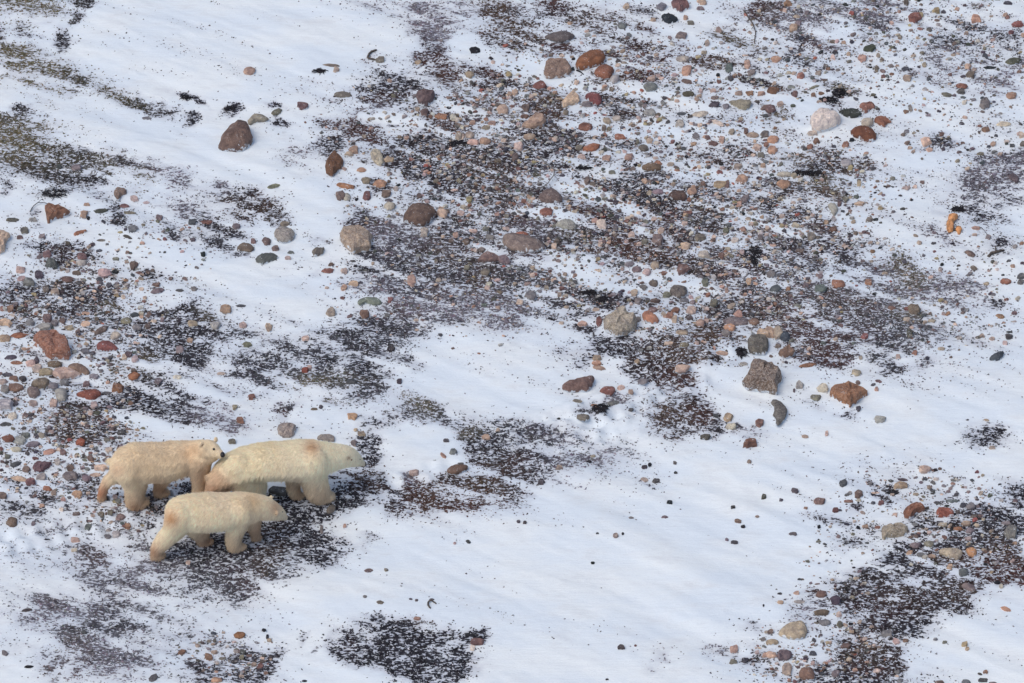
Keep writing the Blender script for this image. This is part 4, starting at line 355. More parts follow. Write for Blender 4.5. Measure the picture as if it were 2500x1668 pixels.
pressed([(1760, 860), (1650, 930), (1540, 985), (1420, 1020), (1300, 1050), (1180, 1070)], 46, 0.16, 0.12, 0.045)
pressed([(1700, 940), (1560, 1010), (1440, 1060), (1330, 1110)], 26, 0.12, 0.11, 0.035)
pressed([(-10, 1330), (120, 1310), (260, 1285), (390, 1262)], 18, 0.13, 0.11, 0.045)
pressed([(880, 1200), (1000, 1170), (1100, 1150)], 10, 0.12, 0.11, 0.03)
GZ = GZ + COV * (fbm(GX * 9, GY * 9, 51, 3) - 0.5) * 0.05 - COV * 0.015
def samp(A, x, y):
    fx = np.clip((np.asarray(x) - X0) / DX, 0, len(gx) - 1.001); fy = np.clip((np.asarray(y) - Y0) / DX, 0, len(gy) - 1.001)
    i = fx.astype(int); j = fy.astype(int); a = fx - i; b = fy - j
    if A.ndim == 3: a = a[..., None]; b = b[..., None]
    return (A[i, j] * (1 - a) + A[i + 1, j] * a) * (1 - b) + (A[i, j + 1] * (1 - a) + A[i + 1, j + 1] * a) * b
def axis_out(a):
    o = [DX * 1.3 ** k for k in range(1, 31)]; c = np.cumsum(o)
    return np.concatenate([a[0] - c[::-1], a, a[-1] + c])
ax, ay = axis_out(gx), axis_out(gy)
AX, AY = np.meshgrid(ax, ay, indexing='ij')
cx, cy = np.clip(AX, gx[0], gx[-1]), np.clip(AY, gy[0], gy[-1])
dd = np.hypot(AX - cx, AY - cy)
AZ = samp(GZ, cx, cy) * np.exp(-dd / 3.0)
f2 = np.clip((fbm(AX * 0.2, AY * 0.3, 61, 4) - 0.47) * 3, 0, 0.8)
ACOV = samp(COV, cx, cy) * np.exp(-dd / 1.5) + f2 * (1 - np.exp(-dd / 1.5))
ATC = samp(TC, cx, cy)
ni, nj = AX.shape; I = np.arange(ni * nj).reshape(ni, nj)
F = np.stack([I[:-1, :-1].ravel(), I[1:, :-1].ravel(), I[1:, 1:].ravel(), I[:-1, 1:].ravel()], 1)
me = mesh_np('ground', np.stack([AX.ravel(), AY.ravel(), AZ.ravel()], 1), F, None, True, {'cov': ACOV.ravel()})
put_col(me, 'turf_col', np.concatenate([ATC.reshape(-1, 3), np.ones((ni * nj, 1))], 1))
link('ground', me, M_GROUND, kind='structure', label='snow-dusted tundra ground with bare dark patches')
def zat(x, y): return samp(GZ, x, y)

# ------------------------------------------------------------------ sprigs of turf and crumbs of snow (uncountable)
def scatter_pts(n, cov_pow, lo):
    x = RNG.uniform(X0 + 0.1, X1 - 0.1, n); y = RNG.uniform(Y0 + 0.1, Y1 - 0.1, n)
    px, py = topx(x, y); k = (px > -60) & (px < 2560) & (py > -60) & (py < 1730); x, y = x[k], y[k]
    c = samp(COV, x, y)
    cl = fbm(x * 11 + y * 3, y * 11, 71, 2)            # they stand in small bunches
    k = RNG.random(len(x)) < np.clip((c - lo) * 1.3, 0, 1) ** cov_pow * np.clip((cl - 0.30) * 4.5, 0.02, 1)
    return x[k], y[k], c[k]
def pyramids(x, y, z, ln, wd, ht, ang, col):
    n = len(x); ca, sa = np.cos(ang), np.sin(ang)
    B = []
    for sx, sy in ((1, 0.25), (-0.1, 1), (-1, -0.2), (0.15, -1)):
        j = 1 + RNG.uniform(-0.35, 0.35, n); u = sx * ln * j; v = sy * wd * j
        B.append(np.stack([x + u * ca - v * sa, y + u * sa + v * ca, z - 0.004], 1))
    T = np.stack([x + RNG.normal(0, 0.35, n) * ln, y + RNG.normal(0, 0.35, n) * ln, z + ht], 1)
    V = np.stack(B + [T], 1).reshape(-1, 3)
    b = np.arange(n)[:, None, None] * 5
    F = (b + np.array([[0, 1, 4], [1, 2, 4], [2, 3, 4], [3, 0, 4]])[None]).reshape(-1, 3)
    C = np.repeat(np.concatenate([col, np.ones((n, 1))], 1), 5, 0)
    return V, F, C
x, y, c = scatter_pts(560000, 1.15, 0.03); n = len(x)
col = samp(TC, x, y) * RNG.uniform(0.45, 1.75, (n, 1)) * RNG.uniform(0.9, 1.1, (n, 3))
s = RNG.uniform(0.007, 0.023, n) * (0.70 + 0.6 * c)
me = mesh_np('tundra_turf', *pyramids(x, y, zat(x, y), s * 1.35, s * 0.62, s * RNG.uniform(0.5, 1.3, n), RNG.normal(-0.35, 0.7, n), col))
link('tundra_turf', me, M_CRUMB, kind='stuff', label='dark sprigs of moss, lichen and dwarf shrub poking through the snow')
print('turf sprigs', n)
x, y, c = scatter_pts(90000, 1.0, 0.12); n = len(x)
col = lin((226, 230, 240)) * np.ones((n, 1)) * RNG.uniform(0.8, 1.0, (n, 1))
s = RNG.uniform(0.006, 0.015, n)
me = mesh_np('snow_crumbs', *pyramids(x, y, zat(x, y) + 0.004, s * 1.2, s * 0.7, s * RNG.uniform(0.3, 0.8, n), RNG.normal(-0.45, 0.6, n), col))
link('snow_crumbs', me, M_CRUMB, kind='stuff', label='crumbs of snow caught between the dark sprigs')
print('snow crumbs', n)

# ------------------------------------------------------------------ stones
RGB = dict(tan=(176, 150, 124), orange=(192, 144, 114), peach=(206, 170, 146), rust=(162, 104, 76), rustbrown=(136, 90, 74), brown=(120, 98, 86),
  red=(136, 82, 74), brightred=(190, 82, 62), redmauve=(126, 94, 88), pink=(190, 156, 148), cream=(198, 184, 164), mauve=(128, 112, 114), dmauve=(84, 72, 80),
  lgrey=(168, 164, 160), grey=(124, 122, 124), dgrey=(82, 82, 90), olive=(122, 116, 98), dolive=(84, 82, 72), green=(98, 108, 104), yellow=(178, 156, 98),
  blue=(66, 72, 86), black=(36, 37, 45))
WORD = dict(tan='tan', orange='orange', peach='peach', rust='rust coloured', rustbrown='reddish brown', brown='brown', red='dark red', brightred='bright red',
  redmauve='maroon', pink='pinkish', cream='cream', mauve='purplish grey', dmauve='dark purple', lgrey='light grey', grey='grey', dgrey='dark grey', olive='olive',
  dolive='dark olive', green='green-grey', yellow='yellowish', blue='blue-black', black='black')
SHAPEW = dict(r='rounded', a='angular', f='flat')
def catmull(P, n):
    P = np.asarray(P, float); m = len(P); seg = np.linalg.norm(np.roll(P, -1, 0) - P, axis=1); cum = np.concatenate([[0], np.cumsum(seg)])
    o = []
    for t in np.linspace(0, cum[-1], n, endpoint=False):
        i = min(np.searchsorted(cum, t, 'right') - 1, m - 1); f = (t - cum[i]) / max(seg[i], 1e-6)
        p0, p1, p2, p3 = P[i - 1], P[i], P[(i + 1) % m], P[(i + 2) % m]
        o.append(0.5 * (2 * p1 + (p2 - p0) * f + (2 * p0 - 5 * p1 + 4 * p2 - p3) * f * f + (3 * p1 - p0 - 3 * p2 + p3) * f ** 3))
    return np.array(o)
HF = []
def stone_mesh(pts, rgb, shape, rnd, speck=0.0, low=False, thick=1.0):
    """pts: outline in the photo; the stone is built on the ground where it lies."""
    pts = np.asarray(pts, float); c = (pts.max(0) + pts.min(0)) / 2
    W = np.ptp(pts[:, 0]); H = np.ptp(pts[:, 1])
    g = at(pts[:, 0], pts[:, 1]); m = mpp(at(c[0], c[1]))
    h = (0.40 if shape != 'f' else 0.28) * min(W, H * 1.25) * m * rnd.uniform(0.8, 1.15) * thick
    h = min(h, 0.62 * H * m / CA)
    ymin, ymax = g[:, 1].min(), g[:, 1].max(); D = ymax - ymin
    cut = min(0.40 * h * CA / SA, 0.4 * D); g[:, 1] = ymin + (g[:, 1] - ymin) * (D - cut) / D
    ctr = g.mean(0); zg = float(zat(ctr[0], ctr[1])); q = g[:, :2] - ctr[:2]; n = len(q)
    if shape == 'a':
        rings = [(0.86, -0.25), (1.02, 0.06), (1.0, 0.55), (0.82, 0.92), (0.42, 1.0)]; jr, jz = 0.035, 0.09
    else:
        rings = [(0.86, -0.25), (1.02, 0.08), (1.01, 0.42), (0.84, 0.80), (0.45, 0.97)]; jr, jz = 0.02, 0.06
    if low: rings = [rings[1], rings[3]]
    tx, ty = rnd.uniform(-0.25, 0.25), rnd.uniform(-0.25, 0.2); rad = max(np.abs(q).max(), 1e-3)
    V = []; wob = rnd.uniform(-1, 1), rnd.uniform(-1, 1)
    for k, (s, z) in enumerate(rings):
        sh = np.array(wob) * rad * 0.10 * max(z, 0)
        for i in range(n):
            f = s * (1 + rnd.gauss(0, jr)); x, y = q[i] * f + sh
            zz = z * (1 + rnd.gauss(0, jz)) * h * (1 + (tx * x + ty * y) / rad if z > 0 else 1)
            V.append((x, y, zz))
    V.append((wob[0] * rad * 0.1, wob[1] * rad * 0.1, h * 1.0 if not low else h * 0.95))
    F = []
    for k in range(len(rings) - 1):
        for i in range(n):
            a, b = k * n + i, k * n + (i + 1) % n; c2, d = a + n, b + n
            F += [(a, b, d), (a, d, c2)] if (i + k) % 2 else [(a, b, c2), (b, d, c2)]
    t = len(V) - 1; k0 = (len(rings) - 1) * n
    F += [(k0 + i, k0 + (i + 1) % n, t) for i in range(n)]
    rgb = np.array(rgb, float); rgb = rgb.mean() + (rgb - rgb.mean()) * (0.56 if W < 24 else 0.74) + 3
    cc = lin(np.clip(rgb * rnd.uniform(0.92, 1.08) + [rnd.uniform(-4, 4) for _ in range(3)], 20, 235)) / 0.86
    V = np.array(V); F = np.array(F)
    # outline runs clockwise in the photo or not: make faces point outward
    a = 0.5 * np.sum(q[:, 0] * np.roll(q[:, 1], -1) - np.roll(q[:, 0], -1) * q[:, 1])
    if a < 0: F = F[:, ::-1]
    C = np.tile(np.concatenate([cc, [speck]]), (len(V), 1))
    HF.append(np.clip(V[:, 2] / max(h, 1e-4), 0, 1.2))
    return V, F, C, Vector((ctr[0], ctr[1], zg))
def outline(cx, cy, w, h, shape, rot, rnd):
    n = {'r': 12, 'a': 9, 'f': 12}[shape]; a0 = rnd.uniform(0, 6.28); P = []
    e = {'r': 0.9, 'a': 0.75, 'f': 0.95}[shape]
    for i in range(n):
        t = a0 + 2 * math.pi * (i + (rnd.uniform(-0.35, 0.35) if shape == 'a' else rnd.uniform(-0.32, 0.32))) / n
        r = 1 + (rnd.uniform(-0.24, 0.18) if shape == 'a' else rnd.uniform(-0.16, 0.12))
        ct, st = math.cos(t), math.sin(t)
        x = math.copysign(abs(ct) ** e, ct) * r * w / 2; y = math.copysign(abs(st) ** e, st) * r * h / 2
        cr, sr = math.cos(rot), math.sin(rot); P.append((cx + x * cr - y * sr, cy + x * sr + y * cr))
    return P

POLYS = [
 (0,0,(116,96,88),'r',0,'large smooth brown wedge boulder alone on the snow, upper left','the brown wedge boulder',[(2010,1345),(2050,1240),(2130,1155),(2200,1135),(2270,1155),(2290,1230),(2315,1295),(2255,1370),(2230,1390),(2040,1390)]),
 (625,0,(150,145,125),'r',0,'olive grey half-buried stone touching the top right of the brown wedge boulder','',[(-75,1115),(-30,1060),(0,1045),(60,1050),(120,1090),(60,1110),(-10,1120),(-50,1145)]),
 (625,0,(104,88,84),'a',0,'dark triangular stone pointing down below dark turf at top centre','',[(1480,860),(1640,870),(1590,970),(1500,970)]),
 (625,0,(122,78,58),'a',0,'rust-brown pointed boulder standing at the edge of the upper snow field','the rust-brown pointed boulder',[(635,1530),(660,1470),(705,1405),(745,1420),(800,1490),(790,1540),(735,1590),(700,1625),(650,1600)]),
 (625,0,(188,176,152),'a',.4,'pale cream stone right of the rust-brown pointed boulder','the pale cream stone',[(1055,1420),(1080,1380),(1130,1385),(1160,1430),(1170,1500),(1130,1530),(1075,1490)]),
 (1250,0,(98,94,86),'r',0,'smooth grey lens-shaped boulder on dark turf near the top','the grey lens boulder',[(300,335),(380,295),(480,280),(550,310),(575,340),(500,385),(440,392),(350,370)]),
 (1250,0,(138,86,56),'r',0,'large orange-brown oval boulder at the upper centre','the orange oval boulder',[(585,590),(620,530),(700,485),(790,470),(830,490),(850,550),(820,600),(740,625),(640,655),(590,630)]),
 (1250,0,(132,112,90),'a',.35,'square tan boulder left of the orange oval boulder','the square tan boulder',[(290,660),(320,570),(420,568),(500,580),(540,650),(520,690),(450,715),(360,725),(300,710)]),
 (1250,0,(150,86,68),'r',.2,'red lumpy boulder touching the lower right of the orange oval boulder','the red lumpy boulder',[(755,680),(800,625),(860,605),(930,640),(920,700),(880,740),(800,725)]),
 (1250,0,(126,68,64),'r',0,'dark red kidney stone below the red lumpy boulder','the dark red kidney stone',[(670,890),(690,855),(760,860),(815,890),(815,950),(760,960),(720,920)]),
 (1250,0,(202,172,142),'a',0,'peach pyramid stone left of the dark red kidney stone','the peach pyramid stone',[(455,930),(540,845),(590,870),(615,930),(540,960),(470,980)]),
 (1250,0,(186,150,122),'a',.1,'wide peach slab lying in dark turf, upper centre','the wide peach slab',[(90,1170),(150,1120),(230,1060),(300,1080),(300,1150),(200,1185)]),
 (1250,0,(120,90,80),'a',0,'brown pointed stone cut by the top edge','the brown stone at the top edge',[(1465,50),(1480,0),(1560,-5),(1590,10),(1630,70),(1580,85),(1555,115),(1510,95)]),
 (1250,0,(44,54,60),'a',0,'green-black stone below the brown stone at the top edge','the green-black stone',[(1370,150),(1430,130),(1520,180),(1440,220),(1400,200)]),
 (1250,0,(150,142,122),'a',.3,'olive cream slab in the gravel at the upper right of centre','the olive cream slab',[(1990,940),(2100,930),(2190,950),(2180,990),(2130,1020),(2050,985)]),
 (1875,0,(216,194,184),'r',.12,'large pinkish cream boulder at the upper right','the pink-cream boulder',[(390,1110),(430,1050),(500,1005),(560,1030),(655,1075),(650,1140),(570,1190),(450,1225),(400,1180)]),
 (1875,0,(70,68,70),'a',0,'blackish lens stone right of the pink-cream boulder','',[(650,1035),(720,1010),(790,1003),(855,1055),(790,1090),(720,1080)]),
 (1875,0,(158,108,84),'a',0,'light rust notched stone above the cream round stone, upper right','',[(840,985),(900,960),(975,970),(980,1005),(940,1010),(905,1045),(860,1020)]),
 (1875,0,(144,88,72),'a',0,'red-brown three-cornered stone, rightmost by the pink-cream boulder','the three-cornered red stone',[(970,1100),(1030,1073),(1080,1078),(1135,1125),(1090,1130),(1075,1170),(1030,1155)]),
 (1875,0,(126,72,56),'r',0,'large smooth chestnut oval boulder at the upper right','the chestnut oval boulder',[(755,1230),(810,1180),(870,1170),(950,1200),(990,1260),(980,1300),(900,1310),(820,1270)]),
 (0,417,(140,92,78),'a',0,'red-brown triangular stone under spiky dark weed at left','the red triangular stone',[(420,320),(440,312),(520,315),(580,340),(650,380),(590,410),(500,435),(445,480),(430,430)]),
 (0,417,(198,170,144),'a',.3,'peach boulder cut off by the left edge','the peach boulder at the left edge',[(-60,540),(60,560),(100,590),(60,640),(40,740),(-60,760)]),
 (0,417,(118,102,82),'a',0,'hooked olive-brown stone on snow at the left','the hooked olive-brown stone',[(1050,180),(1090,150),(1150,160),(1160,195),(1110,220),(1090,260),(1060,240)]),
 (0,417,(112,92,78),'r',0,'brown bean-shaped stone beside a dark stone, left of centre','the brown bean stone',[(2175,725),(2190,680),(2230,660),(2300,675),(2330,710),(2310,740),(2240,735)]),
 (0,834,(160,104,76),'a',.35,'large rusty orange rough boulder near the left edge','the rusty orange boulder',[(310,5),(325,-60),(380,-80),(500,-85),(540,-60),(570,-10),(600,5),(640,60),(625,155),(500,162),(440,150),(390,80)]),
 (0,834,(136,114,98),'r',0,'purplish brown domed stone below the rusty orange boulder','the brown domed stone',[(625,240),(640,205),(700,200),(770,230),(820,285),(760,305),(680,270)]),
 (0,834,(192,166,142),'a',.1,'flat tan slab beside the brown domed stone','the flat tan slab',[(480,290),(530,250),(600,245),(670,265),(735,310),(650,340),(540,335)]),
 (0,834,(140,72,64),'r',0,'dark red almond-shaped stone at the left, above dark turf','the red almond stone',[(700,485),(800,445),(880,430),(930,470),(900,500),(860,530),(800,530),(750,505)]),
 (0,834,(140,84,74),'r',0,'red-brown domed stone right of the rusty orange boulder','the red-brown domed stone',[(895,30),(930,0),(980,-5),(1040,20),(1085,75),(1000,90),(900,80)]),
 (0,834,(112,84,84),'a',.2,'dark maroon pointed stone left of the bears','the maroon pointed stone',[(300,1160),(340,1105),(400,1110),(480,1125),(430,1170),(350,1210)]),
 (625,417,(106,82,74),'r',0,'large dark brown oval boulder at the centre','the dark brown oval boulder',[(1355,470),(1370,400),(1440,330),(1530,320),(1610,350),(1655,395),(1610,460),(1570,500),(1500,515),(1440,505),(1400,485)]),
 (625,417,(184,158,136),'a',.7,'large speckled tan five-sided boulder left of centre','the speckled tan boulder',[(775,600),(800,540),(900,535),(1000,550),(1060,590),(1055,700),(1040,735),(960,745),(905,775),(870,735),(810,690),(780,640)]),
 (625,417,(168,164,156),'r',.8,'round speckled grey granite boulder left of centre','the round speckled boulder',[(170,575),(200,530),(280,515),(345,545),(355,590),(320,640),(240,655),(180,620)]),
 (625,417,(106,104,102),'r',0,'flat grey oval stone below the round speckled boulder','the flat grey oval stone',[(0,810),(60,765),(170,755),(200,790),(130,825),(50,850)]),
 (625,417,(118,122,112),'r',.1,'long green-grey stone with a brownish left end','the long green-grey stone',[(935,1215),(990,1175),(1080,1165),(1140,1190),(1150,1235),(1090,1245),(1010,1225),(960,1250)]),
 (625,417,(126,102,92),'a',0,'flat purplish brown slab left of the flat olive boulder','the purplish brown slab',[(2040,820),(2090,750),(2150,735),(2230,780),(2230,820),(2120,830)]),
 (1250,417,(126,108,96),'r',.15,'brown-grey triangular boulder under the pale twig at the centre','the brown triangular boulder',[(245,265),(270,210),(320,165),(390,160),(440,205),(465,255),(440,285),(330,295)]),
 (1250,417,(172,170,160),'r',.6,'light speckled lens-shaped boulder above dark turf','the light speckled lens boulder',[(400,490),(430,450),(490,435),(560,455),(590,510),(560,530),(480,520)]),
 (1250,417,(140,128,110),'r',.15,'wide flat olive-tan boulder at the centre','the flat olive boulder',[(-85,625),(-50,590),(60,595),(160,610),(240,640),(300,685),(280,720),(180,740),(90,750),(10,725),(-60,690)]),
 (1250,417,(104,80,74),'a',0,'dark brown five-sided stone on snow right of centre','the dark five-sided stone',[(1437,235),(1490,185),(1590,225),(1600,275),(1550,280),(1480,265)]),
 (1250,417,(114,100,98),'r',.3,'dark purple-grey block with a smaller stone below it','the purple-grey block',[(1450,1110),(1465,1060),(1520,1045),(1595,1050),(1605,1120),(1560,1160),(1490,1155)]),
 (1250,417,(184,164,142),'a',.8,'large speckled cream boulder right of the centre snow field','the speckled cream boulder',[(835,1400),(850,1360),(920,1340),(960,1290),(1040,1300),(1060,1350),(1140,1400),(1100,1490),(1020,1520),(950,1535),(900,1490),(850,1470)]),
 (1250,417,(190,132,98),'r',0,'smooth orange oval stone right of the speckled cream boulder','the smooth orange stone',[(1195,1340),(1230,1300),(1290,1320),(1350,1385),(1310,1415),(1230,1395)]),
 (1875,417,(172,164,150),'r',0,'upright pale egg-shaped stone on snow at the right','the pale egg stone',[(550,315),(610,310),(640,370),(605,420),(570,370)]),
 (625,834,(160,148,132),'a',.5,'speckled tan block behind the largest bear','the speckled tan block',[(200,800),(230,760),(340,755),(370,790),(330,880),(240,880),(200,840)]),
 (625,834,(160,142,132),'a',.2,'tan-grey stone half hidden behind the shoulder of the largest bear','',[(560,895),(590,855),(680,855),(720,890),(715,925),(620,915)]),
 (625,834,(114,90,82),'r',0,'brown teardrop stone on the snow right of the bears','the brown teardrop stone',[(1755,1200),(1790,1155),(1860,1145),(1950,1160),(1900,1210),(1830,1240),(1780,1230)]),
 (625,834,(92,92,96),'a',0,'dark grey rock under the belly of the largest bear','',[(120,1370),(180,1330),(290,1340),(300,1380),(260,1430),(170,1400)]),
 (1250,834,(132,100,84),'r',.15,'long double stone, olive left half and rusty right half','the double stone',[(460,410),(500,370),(590,355),(650,345),(720,322),(755,340),(720,430),(680,465),(600,465),(520,470),(470,445)]),
 (1250,834,(138,88,74),'r',0,'red-brown block stone right of the double stone','the red-brown block stone',[(805,460),(840,420),(900,425),(945,445),(925,500),(880,510),(830,480)]),
 (1250,834,(124,98,86),'a',.9,'largest dark granite boulder, rough and speckled, at the right','the dark granite boulder',[(2115,390),(2160,330),(2190,200),(2220,170),(2300,180),(2350,210),(2410,240),(2470,340),(2430,410),(2425,495),(2350,470),(2280,460),(2140,435)]),
 (1250,834,(112,106,98),'a',.15,'olive grey block boulder above the dark granite boulder','the olive block boulder',[(2165,-30),(2220,-60),(2310,-55),(2345,0),(2340,90),(2290,125),(2220,120),(2170,90)]),
 (1875,834,(134,108,92),'a',0,'brown diamond-shaped stone beside dark red turf','the brown diamond stone',[(90,110),(150,65),(180,30),(200,70),(240,100),(225,135),(150,160),(120,135)]),
 (1875,834,(152,104,74),'a',.25,'large orange-brown arrowhead boulder at the right','the orange arrowhead boulder',[(570,480),(590,425),(700,395),(740,382),(850,420),(915,465),(870,490),(830,540),(780,580),(745,612),(725,575),(640,545),(590,500)]),
 (1875,834,(100,92,88),'r',.4,'dark comma-shaped boulder under the dark granite boulder','the comma-shaped boulder',[(20,545),(60,525),(110,560),(165,630),(150,710),(110,755),(75,770),(60,700),(40,680),(55,610)]),
 (1875,834,(74,78,86),'r',0,'lone blue-grey slanted stone on clean snow at the far right','the lone blue-grey stone',[(2030,165),(2110,105),(2160,110),(2130,170),(2070,185)]),
 (1875,1251,(156,92,72),'a',.1,'rusty red bent boulder above the speckled heart-shaped boulder','the rusty bent boulder',[(1240,25),(1260,-20),(1330,-75),(1390,-78),(1440,-35),(1400,-5),(1350,20),(1310,65),(1270,60)]),
 (1875,1251,(150,84,66),'r',.1,'brick red rectangular stone at the lower right','the brick red stone',[(1548,-10),(1580,-30),(1680,-25),(1705,5),(1695,40),(1600,50),(1555,42)]),
 (1875,1251,(166,146,122),'a',.7,'speckled tan heart-shaped boulder at the lower right','the heart-shaped boulder',[(1040,160),(1100,130),(1150,140),(1165,110),(1230,110),(1280,135),(1270,190),(1190,215),(1110,225),(1055,250),(1045,200)]),
 (1875,1251,(196,168,146),'r',.5,'speckled pinkish tan oval stone above the lower right turf','the pinkish oval stone',[(1575,350),(1660,332),(1770,335),(1780,380),(1740,430),(1690,420),(1600,380)]),
 (1875,1251,(190,136,92),'r',0,'orange rounded block right of the pinkish oval stone','the orange block',[(1820,330),(1880,312),(1915,340),(1910,390),(1870,405),(1835,370)]),
 (1875,1251,(178,158,134),'r',.1,'large tan domed boulder with a crack, near the bottom','the cracked tan boulder',[(95,1110),(150,1050),(230,1010),(320,1008),(350,1080),(345,1130),(310,1165),(220,1170),(130,1145)]),
 (1875,1251,(134,96,82),'r',0,'red-brown rounded block near the bottom edge','the red-brown rounded block',[(290,1455),(320,1430),(400,1420),(425,1465),(425,1525),(350,1530),(290,1505)]),
]


LAND = []          # landmarks that other labels refer to: (x, y, phrase)
rnd = random.Random(5)
all_xy = []
for i, (ox, oy, rgb, shape, speck, label, short, pts) in enumerate(POLYS):
    P = [(ox + x * K, oy + y * K) for x, y in pts]
    P2 = catmull(P, 26) if shape != 'a' else catmull(P, max(18, int(len(P) * 1.7)))
    V, F, C, loc = stone_mesh(P2, rgb, shape, rnd, speck)
    me = mesh_np('stone', V, F, C, shape != 'a', {'hf': HF[-1]})
    me.materials.append(M_STONE)
    link('stone', me, None, None, loc, label=label, category='stone', group='stones scattered over the snowy tundra')
    mx, my = np.mean(P, 0); all_xy.append((mx, my, np.ptp(np.array(P)[:, 0])))
    if short: LAND.append((mx, my, short))
LAND += [(700, 1130, 'the largest bear'), (400, 1120, 'the bear looking back'), (540, 1255, 'the nearest bear'), (1829, 60, 'the dark curved twig'),
         (2325, 550, 'the orange driftwood'), (1345, 440, 'the long pale twig'), (0 + 480 * K, 417 + 210 * K, 'the spiky dark seaweed')]

items = []
for ox, oy, p in parse(STONES):
    x, y, ww, hh = map(float, p[:4]); rot = float(p[6]) if len(p) > 6 else 0
    items.append((ww * hh, ox + x * K, oy + y * K, ww * K, hh * K, p[4], p[5], math.radians(rot)))
items.sort(key=lambda t: -t[0])
NBIG = 300 - len(POLYS)
def place_words(x, y):
    bd = sorted((math.hypot(x - a, (y - b) * 1.2), s, a, b) for a, b, s in LAND)[0]
    d, s, a, b = bd; dx, dy = x - a, y - b
    hor = 'left' if dx < 0 else 'right'; ver = 'upper' if dy < 0 else 'lower'
    if abs(dx) > 2.2 * abs(dy): w_ = hor + ' of'
    elif abs(dy) > 2.2 * abs(dx): w_ = 'above' if dy < 0 else 'below'
    else: w_ = ver + ' ' + hor + ' of'
    return ('close ' if d < 85 else 'far ' if d > 230 else '') + w_, s
lab = []
for A, x, y, ww, hh, cn, sh, rot in items[:NBIG]:
    sz = 'big' if A > 9500 else 'mid-sized' if A > 6200 else 'small'
    pl, s = place_words(x, y); lab.append([sz, WORD[cn], SHAPEW[sh], pl, s, x, y])
from collections import defaultdict
grp = defaultdict(list)
for i, l in enumerate(lab): grp[(l[1], l[2], l[3], l[4])].append(i)
final = {}
for k, ids in grp.items():
    sizes = [lab[i][0] for i in ids]
    lands = {s: (a, b) for a, b, s in LAND}[k[3]]
    if len(ids) > 1 and len(set(sizes)) < len(sizes):
        ids.sort(key=lambda i: math.hypot(lab[i][5] - lands[0], lab[i][6] - lands[1]))
        words = ['nearest', 'second nearest', 'third nearest', 'fourth nearest', 'fifth nearest', 'sixth nearest', 'seventh nearest']
        for j, i in enumerate(ids): final[i] = f'{words[j]} {k[0]} {k[1]} stone {k[2]} {k[3]}'
    else:
        for i in ids: final[i] = f'{lab[i][0]} {k[0]} {k[1]} stone {k[2]} {k[3]}'
PV, PF, PC, PH, off = [], [], [], [], 0
for i, (A, x, y, ww, hh, cn, sh, rot) in enumerate(items):
    big = i < NBIG
    if sh == 'r' and rnd.random() < 0.7 and cn not in ('black', 'blue', 'green'): sh = 'a' if not big else sh
    P = outline(x, y, ww * 1.04, hh * 1.08, sh, rot, rnd)
    speck = 0.5 if cn in ('lgrey', 'cream', 'pink') and rnd.random() < 0.4 else (0.25 if rnd.random() < 0.2 else 0.0)
    V, F, C, loc = stone_mesh(P, RGB[cn], sh, rnd, speck, low=not big)
    all_xy.append((x, y, ww))
    if big:
        me = mesh_np('stone', V, F, C, sh != 'a', {'hf': HF[-1]}); me.materials.append(M_STONE)
        link('stone', me, None, None, loc, label=final[i], category='stone', group='stones scattered over the snowy tundra')
    else:
        PV.append(V + np.array(loc)); PF.append(F + off); PC.append(C); PH.append(HF[-1]); off += len(V)
# random small gravel between them, thick where the photo is stony
names = list(RGB); wts = np.array([14, 5, 9, 3, 3, 8, 1, 0.5, 5, 5, 9, 9, 6, 10, 11, 11, 8, 5, 2, 2, 3, 5], float); wts /= wts.sum()
cnt = 0
for gx_, gy_, rx, ry, dn in GRAVEL:
    for _ in range(int(dn * rx * ry / 40)):
        a, r = rnd.uniform(0, 6.283), math.sqrt(rnd.random()) * rnd.uniform(0.75, 1.1)
        x, y = gx_ + rx * r * math.cos(a), gy_ + ry * r * math.sin(a)
        if not (-20 < x < 2520 and -20 < y < 1690): continue
        if any(abs(x - ax_) < w_ * 0.5 + 3 and abs(y - ay_) < w_ * 0.45 + 3 for ax_, ay_, w_ in all_xy if w_ > 18): continue
        cn = names[RNG.choice(len(names), p=wts)]; wd = 4.0 + 9 * rnd.random() ** 2.6; sh = rnd.choice('aar')
        V, F, C, loc = stone_mesh(outline(x, y, wd * 1.15, wd * rnd.uniform(0.5, 0.85), 'a', rnd.uniform(-0.5, 0.5), rnd)[::2] if wd < 7 else outline(x, y, wd * 1.15, wd * rnd.uniform(0.5, 0.85), 'a', rnd.uniform(-0.5, 0.5), rnd), RGB[cn], sh, rnd, 0, True)
        PV.append(V + np.array(loc)); PF.append(F + off); PC.append(C); PH.append(HF[-1]); off += len(V); cnt += 1
print('gravel', cnt)
me = mesh_np('pebbles', np.concatenate(PV), np.concatenate(PF), np.concatenate(PC), False, {'hf': np.concatenate(PH)}); me.materials.append(M_STONE)
link('pebbles', me, None, kind='stuff', label='small pebbles and gravel of mixed colours lying in the thin snow')

